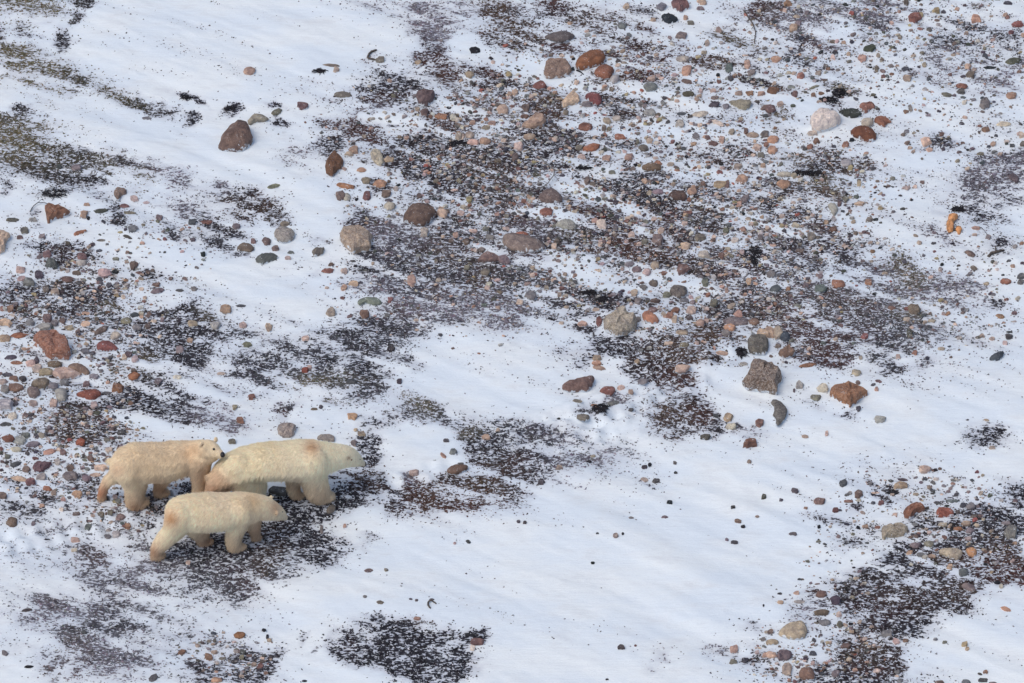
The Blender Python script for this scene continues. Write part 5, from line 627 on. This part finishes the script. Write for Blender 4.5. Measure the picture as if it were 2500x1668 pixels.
# ------------------------------------------------------------------ driftwood, twigs, seaweed
def tube(bm, pts, r0, r1, seg=6):
    pts = [Vector(p) for p in pts]; prev = None; n = len(pts)
    for i, p in enumerate(pts):
        t = (pts[min(i + 1, n - 1)] - pts[max(i - 1, 0)]).normalized()
        a = t.cross(Vector((0, 0, 1))); a = a.normalized() if a.length > 1e-4 else Vector((1, 0, 0)); b = t.cross(a)
        r = r0 + (r1 - r0) * i / max(n - 1, 1)
        ring = [bm.verts.new(p + (a * math.cos(k * 6.2832 / seg) + b * math.sin(k * 6.2832 / seg)) * r) for k in range(seg)]
        if prev:
            for k in range(seg): bm.faces.new((prev[k], prev[(k + 1) % seg], ring[(k + 1) % seg], ring[k]))
        else: bm.faces.new(ring)
        prev = ring
    bm.faces.new(prev[::-1])
def bm_link(name, bm, mat, origin, **kw):
    bmesh.ops.translate(bm, verts=bm.verts, vec=-Vector(origin)); me = bpy.data.meshes.new(name)
    bmesh.ops.recalc_face_normals(bm, faces=bm.faces); bm.to_mesh(me); bm.free()
    for p in me.polygons: p.use_smooth = True
    return link(name, me, mat, None, origin, **kw)
def tw_pts(ox, oy, pts, lift, n=14):
    P = np.array(pts, float); seg = np.concatenate([[0], np.cumsum(np.linalg.norm(np.diff(P, axis=0), axis=1))])
    o = []
    for t in np.linspace(0, seg[-1], n):
        x, y = np.interp(t, seg, P[:, 0]), np.interp(t, seg, P[:, 1]); g = at(ox + x * K, oy + y * K)
        f = t / seg[-1]; o.append((g[0] + rnd.gauss(0, 0.004), g[1] + rnd.gauss(0, 0.006), float(zat(g[0], g[1])) + lift * (0.3 + math.sin(f * 3.1))))
    return o
def twig(name, ox, oy, pts, r0, r1, mat, label, cat, lift=0.025, forks=2):
    bm = bmesh.new(); P = tw_pts(ox, oy, pts, lift); tube(bm, P, r0, r1)
    for k in range(forks):
        i = rnd.randrange(3, len(P) - 3); d = (Vector(P[i + 1]) - Vector(P[i])).normalized(); s = rnd.choice((-1, 1))
        sd_ = Vector((-d.y, d.x, 0.3)) * s; L = rnd.uniform(0.08, 0.2)
        tube(bm, [Vector(P[i]) + (d * 0.7 + sd_ * 0.6) * L * q for q in (0, 0.35, 0.7, 1)], r0 * 0.5, r1 * 0.5, 5)
    bm_link(name, bm, mat, P[0], label=label, category=cat)
twig('twig', 1250, 0, [(2130, 100), (2165, 160), (2205, 215), (2230, 270), (2237, 310), (2228, 350), (2222, 390)], 0.013, 0.006, M_TWIG, 'thin dark curved twig lying on clean snow near the top edge', 'twig', forks=1)
twig('twig', 1250, 417, [(260, -115), (310, -60), (380, -15), (395, 20), (370, 85), (310, 150), (200, 200), (100, 235), (-30, 245), (-60, 262)], 0.011, 0.005, M_PALETWIG, 'long pale bent twig reaching over the brown triangular boulder', 'twig', 0.05, forks=3)
twig('twig', 1875, 417, [(1292, 1478), (1340, 1500), (1420, 1528)], 0.010, 0.006, M_TWIG, 'short straight dark twig with an olive stone at its left end', 'twig', 0.02, forks=0)
twig('twig', 1250, 834, [(740, 570), (790, 590), (860, 622)], 0.008, 0.004, M_WEED, 'thin dark stalk with a rust tip above a black weed cluster', 'twig', 0.02, forks=0)
twig('twig', 1875, 417, [(2022, 805), (2050, 778), (2110, 762), (2170, 738)], 0.026, 0.015, M_TWIG, 'thick dark broken stick in snow at the right side', 'stick', 0.02, forks=1)
twig('bark_strip', 625, 0, [(1105, 460), (1060, 478), (1030, 510), (1022, 540), (1060, 545), (1105, 552)], 0.020, 0.013, M_TWIG, 'brown curled bark strip shaped like a hook on open snow', 'bark strip', 0.02, forks=0)
twig('twig', 625, 1251, [(1655, 855), (1610, 832), (1582, 845), (1580, 880), (1605, 898)], 0.010, 0.013, M_TWIG, 'small grey curled twig above the dark oval turf patch', 'twig', 0.02, forks=0)
twig('twig', 0, 417, [(275, 375), (300, 335), (350, 305), (410, 300), (470, 310)], 0.008, 0.004, M_WEED, 'thin dark stem arching left from the red triangular stone', 'twig', 0.03, forks=1)
twig('twig', 1250, 0, [(590, 655), (655, 690)], 0.014, 0.008, M_WEED, 'short black stalk between the square tan boulder and orange oval boulder', 'twig', 0.02, forks=0)
twig('twig', 1875, 417, [(1935, 515), (1985, 560), (2015, 600)], 0.006, 0.004, M_TWIG, 'hair-thin stem right of the orange driftwood', 'twig', 0.02, forks=0)
def weed(ox, oy, cx_, cy_, ww, hh, label, n=70, spiky=False):
    bm = bmesh.new(); c = at(ox + cx_ * K, oy + cy_ * K); z0 = float(zat(c[0], c[1])); m = mpp(c); a = ww * K * m / 2; b = hh * K * m / SA / 2
    for k in range(n):
        t, r = rnd.uniform(0, 6.283), math.sqrt(rnd.random()) * 0.85; x, y = c[0] + a * r * math.cos(t), c[1] + b * r * math.sin(t)
        L = rnd.uniform(0.04, 0.10) * (1.6 if spiky else 1); an = rnd.gauss(-0.4, 0.8); bend = rnd.uniform(-1.5, 1.5); P = []; z = z0 + rnd.uniform(0, 0.03) * (1 - r * 0.6)
        for q in range(5):
            P.append((x, y, z + 0.012 * math.sin(q * 0.8))); x += math.cos(an) * L / 4; y += math.sin(an) * L / 4; an += bend / 4
        tube(bm, P, rnd.uniform(0.006, 0.013) if not spiky else 0.006, 0.003, 4)
    bm_link('seaweed_clump', bm, M_WEED, (c[0], c[1], z0), label=label, category='seaweed', group='dark clumps of dried seaweed on the snow')
weed(1875, 0, 645, 850, 150, 70, 'glossy black weed clump, upper of two above the pink-cream boulder', 60)
weed(1875, 0, 540, 925, 190, 60, 'long black weed clump directly above the pink-cream boulder', 80)
weed(1875, 417, 350, 18, 330, 50, 'wide black weed clump under the largest orange pebbles, right half', 110)
weed(1250, 417, 700, 1120, 160, 50, 'black weed clump on clean snow, upper left one of a pair', 70)
weed(1250, 417, 820, 1172, 90, 46, 'small black weed clump, lower right one of a pair', 45)
weed(1250, 834, 2090, 100, 110, 100, 'round black tuft left of the olive block boulder', 90)
weed(1250, 834, 800, 655, 165, 80, 'purple-black beaded weed cluster under a thin rust-tipped stalk', 90)
weed(0, 417, 480, 205, 270, 90, 'spiky dark weed fan above the red triangular stone', 90, True)
weed(1250, 0, 645, 1548, 150, 36, 'black ring-shaped weed near the centre top', 45)
weed(625, 0, 570, 665, 140, 40, 'thin black weed streak at the edge of the big snow field', 45)
weed(625, 0, 1850, 1308, 190, 34, 'black flat weed streak below a group of peach stones', 60)
weed(0, 0, 1695, 885, 130, 40, 'thin black weed tangle on snow left of the brown wedge boulder', 40)
weed(0, 0, 2090, 985, 90, 50, 'small branching black weed above the brown wedge boulder', 35)
weed(1875, 417, 1735, 335, 150, 60, 'black weed mass just above the orange driftwood', 70)
weed(1250, 417, 2215, 780, 110, 220, 'tall scattered black weed patch right of centre', 80)

# driftwood: a bent orange limb and a chip beside it
def driftwood():
    bm = bmesh.new(); root = bpy.data.objects.new('driftwood', None); COL.objects.link(root)
    P = tw_pts(1875, 417, [(1715, 408), (1690, 450), (1670, 500), (1668, 545), (1672, 575)], 0.035, 10)
    root.location = P[5]; root['label'] = 'bright orange bent driftwood lump standing out on white snow at right'; root['category'] = 'driftwood'
    prof = [0.05, 0.075, 0.078, 0.066, 0.058, 0.054, 0.060, 0.056, 0.055, 0.04]; prev = None
    def shape(P, prof, nm, mat):
        bm = bmesh.new(); prev = None
        for i, (p, r) in enumerate(zip(P, prof)):
            t = (Vector(P[min(i + 1, len(P) - 1)]) - Vector(P[max(i - 1, 0)])).normalized(); a = t.cross(Vector((0, 0, 1))).normalized(); b = t.cross(a)
            ring = [bm.verts.new(Vector(p) + (a * math.cos(k * 0.6283) + b * math.sin(k * 0.6283) * 0.8) * r * rnd.uniform(0.72, 1.15)) for k in range(10)]
            if prev:
                for k in range(10): bm.faces.new((prev[k], prev[(k + 1) % 10], ring[(k + 1) % 10], ring[k]))
            else: bm.faces.new(ring)
            prev = ring
        bm.faces.new(prev[::-1]); bmesh.ops.recalc_face_normals(bm, faces=bm.faces)
        bmesh.ops.translate(bm, verts=bm.verts, vec=-Vector(root.location)); me = bpy.data.meshes.new(nm); bm.to_mesh(me); bm.free()
        for q in me.polygons: q.use_smooth = True
        o = link(nm, me, mat, root); return o
    wood = plain('orange_wood', tuple(lin((200, 145, 100))), 0.85, 14.0, 0.5)
    shape(P, prof, 'limb', wood)
    Q = tw_pts(1875, 417, [(1745, 520), (1752, 555), (1748, 590)], 0.02, 6); shape(Q, [0.02, 0.042, 0.048, 0.045, 0.036, 0.02], 'stub', wood)
    Q = tw_pts(1875, 417, [(1678, 560), (1712, 556), (1745, 545)], 0.012, 5); shape(Q, [0.02, 0.024, 0.026, 0.024, 0.02], 'bridge', M_TWIG)
driftwood()

# ------------------------------------------------------------------ polar bears
def ico(sub=2):
    bm = bmesh.new(); bmesh.ops.create_icosphere(bm, subdivisions=sub, radius=1.0); V = np.array([v.co for v in bm.verts]); F = np.array([[v.index for v in f.verts] for f in bm.faces]); bm.free(); return V, F
ICOV, ICOF = ico(2)
def interp(rows, n):
    R = np.array(rows, float); t = np.concatenate([[0], np.cumsum(np.hypot(np.diff(R[:, 0]), np.diff(R[:, 1])))])
    s = np.linspace(0, t[-1], n); o = []
    # smooth (monotone-ish) interpolation by averaging a fine linear one
    L = np.stack([np.interp(s, t, R[:, k]) for k in range(R.shape[1])], 1); k = np.array([1, 2, 3, 2, 1]) / 9.0
    Lp = np.pad(L, ((2, 2), (0, 0)), 'edge'); sm = np.stack([np.convolve(Lp[:, c], k, 'valid') for c in range(L.shape[1])], 1); sm[0], sm[-1] = L[0], L[-1]
    return sm
class Bear:
    def __init__(s, ox, oy, head, label, base):
        s.o = at(ox, oy); s.th = math.radians(head); s.f = np.array([math.cos(s.th), math.sin(s.th), 0]); s.nn = np.array([-math.sin(s.th), math.cos(s.th), 0])
        s.zg = float(zat(s.o[0], s.o[1])); s.V = []; s.F = []; s.off = 0; s.label = label; s.base = base; s.tints = []
    def P(s, px, py, lat=0.0):
        d = ray(px, py); t = ((s.o - CAMN) @ s.nn + lat) / (d @ s.nn); return CAMN + d * t
    def ell(s, c, rl, rw, rh, ang=0.0, pitch=0.0):
        th = s.th + ang; f = np.array([math.cos(th) * math.cos(pitch), math.sin(th) * math.cos(pitch), math.sin(pitch)]); n = np.array([-math.sin(th), math.cos(th), 0]); u = np.cross(f, n)
        V = c + ICOV[:, :1] * rl * f + ICOV[:, 1:2] * rw * n + ICOV[:, 2:] * rh * u
        s.V.append(V); s.F.append(ICOF + s.off); s.off += len(V)
    def body(s, rows, n=46):
        for px, py, H, w_, lat in interp(rows, n):
            c = s.P(px, py, lat); Hm = H * mpp(c); w_ = min(w_, Hm * 1.25)
            hz = math.sqrt(max(Hm * Hm - (w_ * SA) ** 2, (0.35 * Hm) ** 2)) / CA
            s.ell(c, min(w_, hz) * 0.75, w_, hz)
    def leg(s, rows, n=16, paw=None):
        rows = [list(q) for q in rows]
        if paw:
            px, py, _, r, st = paw; R = r * mpp(s.P(px, py, 0.0)); c = at(px, py, s.zg + R * 0.60); lat = float((c - s.o) @ s.nn)
            print(s.label[:12], 'paw lateral', round(lat, 3), 'r', round(R, 3))
            s.ell(c, R * st, R * 0.95, R * 0.70); s.claws = getattr(s, 'claws', []) + [(c, R, st)]
            L0 = rows[0][2]; k = len(rows)
            for i in range(k): rows[i][2] = L0 + (lat - L0) * min(1.0, (i + 1) / k) if i else L0
            a = s.P(px, py, lat); back = topx(*(c - s.f * R * (st - 1) * 0.7)); rows.append([float(back[0]), float(back[1]) - r * 0.25, lat, rows[-1][3] * 0.92])
        for px, py, lat, r in interp(rows, n):
            c = s.P(px, py, lat); R = r * mpp(c); c[2] = max(c[2], R * 0.55 + s.zg)
            s.ell(c, R, R * 0.82, R)
    def tint(s, px, py, r, rgb, k): s.tints.append((px, py, r, lin(rgb), k))
    def finish(s, voxel=0.018, strands=26000, seed=1):
        V = np.concatenate(s.V); F = np.concatenate(s.F); me = mesh_np('tmp', V, F)
        ob = bpy.data.objects.new('tmp', me); COL.objects.link(ob)
        r = ob.modifiers.new('r', 'REMESH'); r.mode = 'VOXEL'; r.voxel_size = voxel
        m = ob.modifiers.new('s', 'SMOOTH'); m.factor = 0.6; m.iterations = 5
        dg = bpy.context.evaluated_depsgraph_get(); dg.update(); me2 = bpy.data.meshes.new_from_object(ob.evaluated_get(dg)); bpy.data.objects.remove(ob); bpy.data.meshes.remove(me)
        n = len(me2.vertices); V = np.empty(n * 3, np.float32); me2.vertices.foreach_get('co', V); V = V.reshape(-1, 3).astype(float)
        N = np.empty(n * 3, np.float32); me2.vertices.foreach_get('normal', N); N = N.reshape(-1, 3).astype(float)
        V += N * 0.034 * (fbm(V[:, 0] * 7 + V[:, 1] * 3, V[:, 2] * 4 + V[:, 1], seed, 4) - 0.5)[:, None] * np.clip((1.02 * s.headx - (V - s.o) @ s.f) / 0.15, 0.15, 1)[:, None]
        px, py = topx(V[:, 0], V[:, 1], V[:, 2]); C = np.tile(lin(s.base), (n, 1)); patch = fbm(V[:, 0] * 5 + V[:, 1] * 2, V[:, 2] * 5 + V[:, 1], seed + 4, 3)
        for tx, ty, tr, tc, tk in s.tints:
            q = np.exp(-(((px - tx) ** 2 + (py - ty) ** 2) / tr ** 2)) * tk * np.clip(0.6 + (patch - 0.3) * 1.7, 0, 1.2); q = q * 0.78; C = C * (1 - q[:, None]) + tc * q[:, None]
        leg = np.clip(1 - (V[:, 2] - s.zg) / 0.50, 0, 1) ** 1.3 * 0.62 * (0.6 + 0.8 * patch); C = C * (1 - leg[:, None]) + lin((180, 146, 118)) * leg[:, None]       # fur turns browner towards the ground
        O = Vector((float(s.o[0]), float(s.o[1]), s.zg)); root = bpy.data.objects.new('polar_bear', None); COL.objects.link(root); root.location = O
        root['label'] = s.label; root['category'] = 'polar bear'; root['group'] = 'polar bears walking over the tundra'; s.root = root
        V2 = V - np.array(O); me2.vertices.foreach_set('co', V2.astype(np.float32).ravel())
        put_col(me2, 'col', np.concatenate([C, np.ones((n, 1))], 1)); me2.name = 'body'
        me2.polygons.foreach_set('use_smooth', np.ones(len(me2.polygons), bool)); me2.update(); link('body', me2, M_FUR, root)
        # fur: short strands lying back and down
        me2.calc_loop_triangles(); T = np.empty(len(me2.loop_triangles) * 3, np.int32); me2.loop_triangles.foreach_get('vertices', T); T = T.reshape(-1, 3)
        A = np.linalg.norm(np.cross(V2[T[:, 1]] - V2[T[:, 0]], V2[T[:, 2]] - V2[T[:, 0]]), axis=1); pick = RNG.choice(len(T), strands, p=A / A.sum())
        r1 = np.sqrt(RNG.random((strands, 1))); r2 = RNG.random((strands, 1)); a, b, c = (1 - r1), r1 * (1 - r2), r1 * r2; t = T[pick]
        p = V2[t[:, 0]] * a + V2[t[:, 1]] * b + V2[t[:, 2]] * c; nn = N[t[:, 0]]; cc = C[t[:, 0]]
        g = -s.f * 0.55 + np.array([0, 0, -0.9]); g = g + RNG.normal(0, 0.22, (strands, 3)); g = g - nn * np.sum(g * nn, 1, keepdims=True); g /= np.linalg.norm(g, axis=1, keepdims=True) + 1e-6
        lift = RNG.uniform(0.12, 0.42, (strands, 1)); d = g + nn * lift; d /= np.linalg.norm(d, axis=1, keepdims=True)
        hp = np.clip((p @ s.f - s.headx) / 0.25, 0, 1)[:, None]                              # shorter fur on the head
        L = RNG.uniform(0.030, 0.062, (strands, 1)) * np.where(nn[:, 2:3] < 0.1, 1.45, 1.0) * (1 - 0.6 * hp); wv = np.cross(d, nn); wv /= np.linalg.norm(wv, axis=1, keepdims=True) + 1e-6
        w_ = RNG.uniform(0.003, 0.0055, (strands, 1)); Vs = np.stack([p - wv * w_, p + wv * w_, p + d * L], 1).reshape(-1, 3)
        clump = 0.90 + 0.24 * fbm((p[:, 0] + p[:, 1]) * 16, p[:, 2] * 7, seed + 9, 3)[:, None]
        Cs = np.repeat(np.concatenate([np.clip(cc * clump * RNG.uniform(0.84, 1.16, (strands, 1)), 0, 0.9), np.ones((strands, 1))], 1), 3, 0)
        mf = mesh_np('fur', Vs, np.arange(strands * 3).reshape(-1, 3), Cs); link('fur', mf, M_STRAND, root, kind='stuff')
        s.bvh = BVHTree.FromPolygons([tuple(v) for v in V2], [tuple(q) for q in T.tolist()]); s.O = O
        # claws in front of each paw
        for c, R, st in getattr(s, 'claws', []):
            bm = bmesh.new(); sgn = 1
            for k in range(5):
                lt = (k - 2) * R * 0.38; b0 = c + s.f * (R * st * 0.86) + s.nn * lt - np.array([0, 0, R * 0.25]); tube(bm, [b0, b0 + s.f * 0.03, b0 + s.f * 0.055 - np.array([0, 0, 0.018])], 0.008, 0.002, 5)
            bmesh.ops.translate(bm, verts=bm.verts, vec=-O); mc = bpy.data.meshes.new('claws'); bm.to_mesh(mc); bm.free(); link('claws', mc, M_CLAW, root)
        return root
    def feature(s, name, px, py, r, mat, squash=(1, 1, 1), sink=0.3):
        d = Vector(ray(px, py)).normalized(); hit = s.bvh.ray_cast(CAM - s.O, d)
        if hit[0] is None: print('feature missed', name, px, py); return
        s.ball(name, hit[0] - hit[1] * r * sink, r, mat, squash)
    def ball(s, name, c, r, mat, squash=(1, 1, 1)):
        bm = bmesh.new(); bmesh.ops.create_icosphere(bm, subdivisions=2, radius=r); bmesh.ops.scale(bm, verts=bm.verts, vec=squash)
        me = bpy.data.meshes.new(name); bm.to_mesh(me); bm.free()
        for q in me.polygons: q.use_smooth = True
        o = link(name, me, mat, s.root); o.location = c; o.rotation_euler = (0, 0, s.th)

CREAM, CUB1, CUB2 = (243, 231, 201), (236, 216, 184), (243, 225, 193)
# the mother, head turned away and low
b = Bear(650, 1233, 10, 'largest cream polar bear walking right with its head turned away', CREAM)
b.body([(520, 1176, 24, .18, 0), (538, 1160, 34, .24, 0), (562, 1147, 43, .30, 0), (594, 1137, 48, .33, 0), (640, 1127, 50, .35, 0), (690, 1126, 50, .35, 0), (738, 1124, 53, .34, 0), (772, 1122, 49, .30, 0),
        (802, 1117, 38, .22, .03), (832, 1114, 31, .18, .08), (850, 1114, 29, .165, .13), (862, 1117, 25, .15, .17), (875, 1124, 17, .11, .23), (883, 1129, 11, .085, .27), (888, 1132, 8, .06, .30)])
b.headx = 0.95
b.leg([(764, 1132, -.14, 42), (766, 1160, -.17, 35), (769, 1186, -.17, 33), (780, 1204, -.15, 29)], paw=(791, 1214, -.14, 21, 1.45))
b.leg([(724, 1150, .10, 32), (716, 1180, .14, 19), (719, 1200, .14, 15)], paw=(728, 1212, .12, 12, 1.5))
b.leg([(586, 1148, -.08, 48), (606, 1172, -.13, 46), (616, 1200, -.15, 38), (618, 1222, -.15, 22)], paw=(625, 1236, -.14, 15, 1.7))
b.leg([(546, 1166, .02, 34), (532, 1188, .03, 33), (524, 1208, .06, 27), (512, 1222, .10, 18)], paw=(512, 1230, .12, 13, 1.6))
b.ell(b.P(853, 1122, .02), .035, .03, .045); b.ell(b.P(846, 1091, .22), .03, .025, .04); b.ell(b.P(509, 1166, 0), .05, .035, .07)
b.tint(764, 1092, 20, (190, 140, 92), .8); b.tint(530, 1180, 45, (196, 156, 124), .7); b.tint(522, 1196, 34, (184, 140, 112), .8); b.tint(562, 1190, 12, (140, 96, 74), .7); b.tint(700, 1140, 60, (222, 206, 180), .5); b.tint(852, 1118, 5, (120, 85, 60), .9); b.tint(722, 1195, 25, (170, 130, 105), .6)  # small dark tint between the hind legs: crease shade put into the fur colour
b.tint(620, 1090, 60, (232, 208, 158), .6); b.tint(780, 1205, 30, (206, 172, 142), .5)
b.finish(seed=3)
b.feature('ear_hollow', 858, 1123, .017, M_EAR); b.feature('eye', 879, 1122, .011, M_NOSE); b.ball('nose', Vector(b.P(891, 1134, .32) - np.array(b.O)), .026, M_NOSE, (1, 1.2, .8))
# the cub behind it, looking towards the camera
b = Bear(390, 1224, 10, 'left polar bear looking back at the camera, black nose and eyes showing', CUB1)
b.body([(286, 1140, 24, .15, 0), (302, 1130, 41, .24, 0), (330, 1129, 50, .28, 0), (370, 1129, 51, .30, 0), (410, 1127, 50, .30, 0), (440, 1122, 46, .27, 0), (466, 1116, 41, .22, 0),
        (482, 1108, 35, .19, -.04), (494, 1104, 32, .165, -.10)])
b.ell(b.P(509, 1097, -.19), .155, .138, .143, -.5, -.2); b.ell(b.P(520, 1101, -.26), .12, .115, .115, -.6, -.2); b.ell(b.P(532, 1107, -.33), .095, .075, .070, -.6, -.25); b.ell(b.P(539, 1111, -.37), .05, .052, .045, -.6, -.2); b.ell(b.P(507, 1114, -.18), .13, .12, .125); b.ell(b.P(520, 1114, -.24), .09, .09, .08)
b.headx = 0.50
b.leg([(486, 1125, -.13, 34), (488, 1155, -.16, 26), (488, 1180, -.13, 18), (484, 1205, -.12, 17)], paw=(490, 1219, -.12, 12, 1.7))
b.leg([(420, 1140, .10, 30), (396, 1172, .12, 17), (388, 1190, .12, 15)], paw=(396, 1204, .12, 12, 1.8))
b.leg([(320, 1142, -.09, 46), (330, 1172, -.17, 34), (331, 1196, -.14, 26), (329, 1216, -.12, 26)], paw=(338, 1228, -.12, 19, 1.6))
b.leg([(305, 1140, .08, 32), (282, 1164, .12, 20), (262, 1174, .13, 15), (252, 1196, .13, 12)], paw=(249, 1216, .12, 10, 1.2))
b.ell(b.P(527, 1073, -.06), .035, .035, .05); b.ell(b.P(492, 1084, -.33), .04, .035, .05); b.ell(b.P(270, 1126, .05), .06, .04, .04)
b.tint(288, 1145, 14, (165, 105, 70), .9); b.tint(248, 1195, 17, (196, 112, 70), 1.3); b.tint(470, 1105, 24, (206, 160, 112), .6); b.tint(495, 1160, 30, (186, 140, 114), .6); b.tint(392, 1195, 24, (166, 118, 92), .8)  # last tint: shade on the far foreleg, painted into the fur colour
b.tint(370, 1125, 50, (196, 170, 134), .5); b.tint(335, 1238, 20, (150, 105, 80), .8); b.tint(520, 1095, 22, (232, 214, 182), .7)
b.finish(seed=8)
b.feature('ear_hollow', 494, 1087, .015, M_EAR); b.feature('nose', 544, 1110, .042, M_NOSE, (.9, 1.1, .9), 0.2); b.feature('eye', 522, 1097, .019, M_NOSE); b.feature('eye', 538, 1093, .016, M_NOSE)
# the nearest cub, head low
b = Bear(500, 1345, 9.6, 'nearest polar bear walking right with its head lowered', CUB2)
b.body([(417, 1256, 22, .14, 0), (432, 1249, 39, .23, 0), (462, 1251, 48, .27, 0), (500, 1252, 50, .29, 0), (540, 1250, 48, .29, 0), (578, 1246, 45, .25, 0), (606, 1240, 38, .20, 0),
        (632, 1238, 32, .165, .03), (654, 1241, 29, .145, .06), (670, 1247, 25, .13, .10), (684, 1254, 18, .10, .15), (694, 1260, 11, .07, .19), (698, 1263, 8, .055, .21)])
b.headx = 0.85
b.leg([(586, 1248, -.09, 36), (580, 1280, -.17, 28), (572, 1304, -.15, 23), (570, 1324, -.12, 20)], paw=(581, 1336, -.12, 14, 1.7))
b.leg([(612, 1262, .08, 26), (622, 1288, .12, 15), (624, 1304, .12, 12)], paw=(628, 1314, .12, 9, 1.6))
b.leg([(442, 1260, -.09, 42), (426, 1294, -.16, 30), (402, 1318, -.13, 23), (382, 1340, -.12, 17)], paw=(386, 1357, -.12, 14, 1.4))
b.leg([(470, 1275, .08, 34), (490, 1300, .10, 22), (494, 1316, .10, 16)], paw=(502, 1324, .11, 12, 1.9))
b.ell(b.P(677, 1254, -.04), .03, .028, .038); b.ell(b.P(662, 1214, .15), .03, .025, .035); b.ell(b.P(411, 1252, 0), .04, .03, .05)
b.tint(420, 1262, 20, (196, 142, 92), .9); b.tint(672, 1238, 14, (186, 128, 82), .7); b.tint(614, 1225, 24, (210, 176, 122), .7); b.tint(378, 1345, 16, (170, 118, 88), .8); b.tint(560, 1210, 60, (232, 216, 190), .6)
b.tint(508, 1322, 24, (196, 152, 130), .6); b.tint(636, 1290, 26, (176, 134, 108), .7); b.tint(688, 1262, 12, (216, 208, 186), .7); b.tint(676, 1254, 5, (160, 120, 90), .6)
b.finish(seed=12)
b.feature('ear_hollow', 674, 1256, .015, M_EAR); b.feature('eye', 690, 1250, .010, M_NOSE); b.ball('nose', Vector(b.P(703, 1266, .24) - np.array(b.O)), .022, M_NOSE, (1, 1.2, .8))
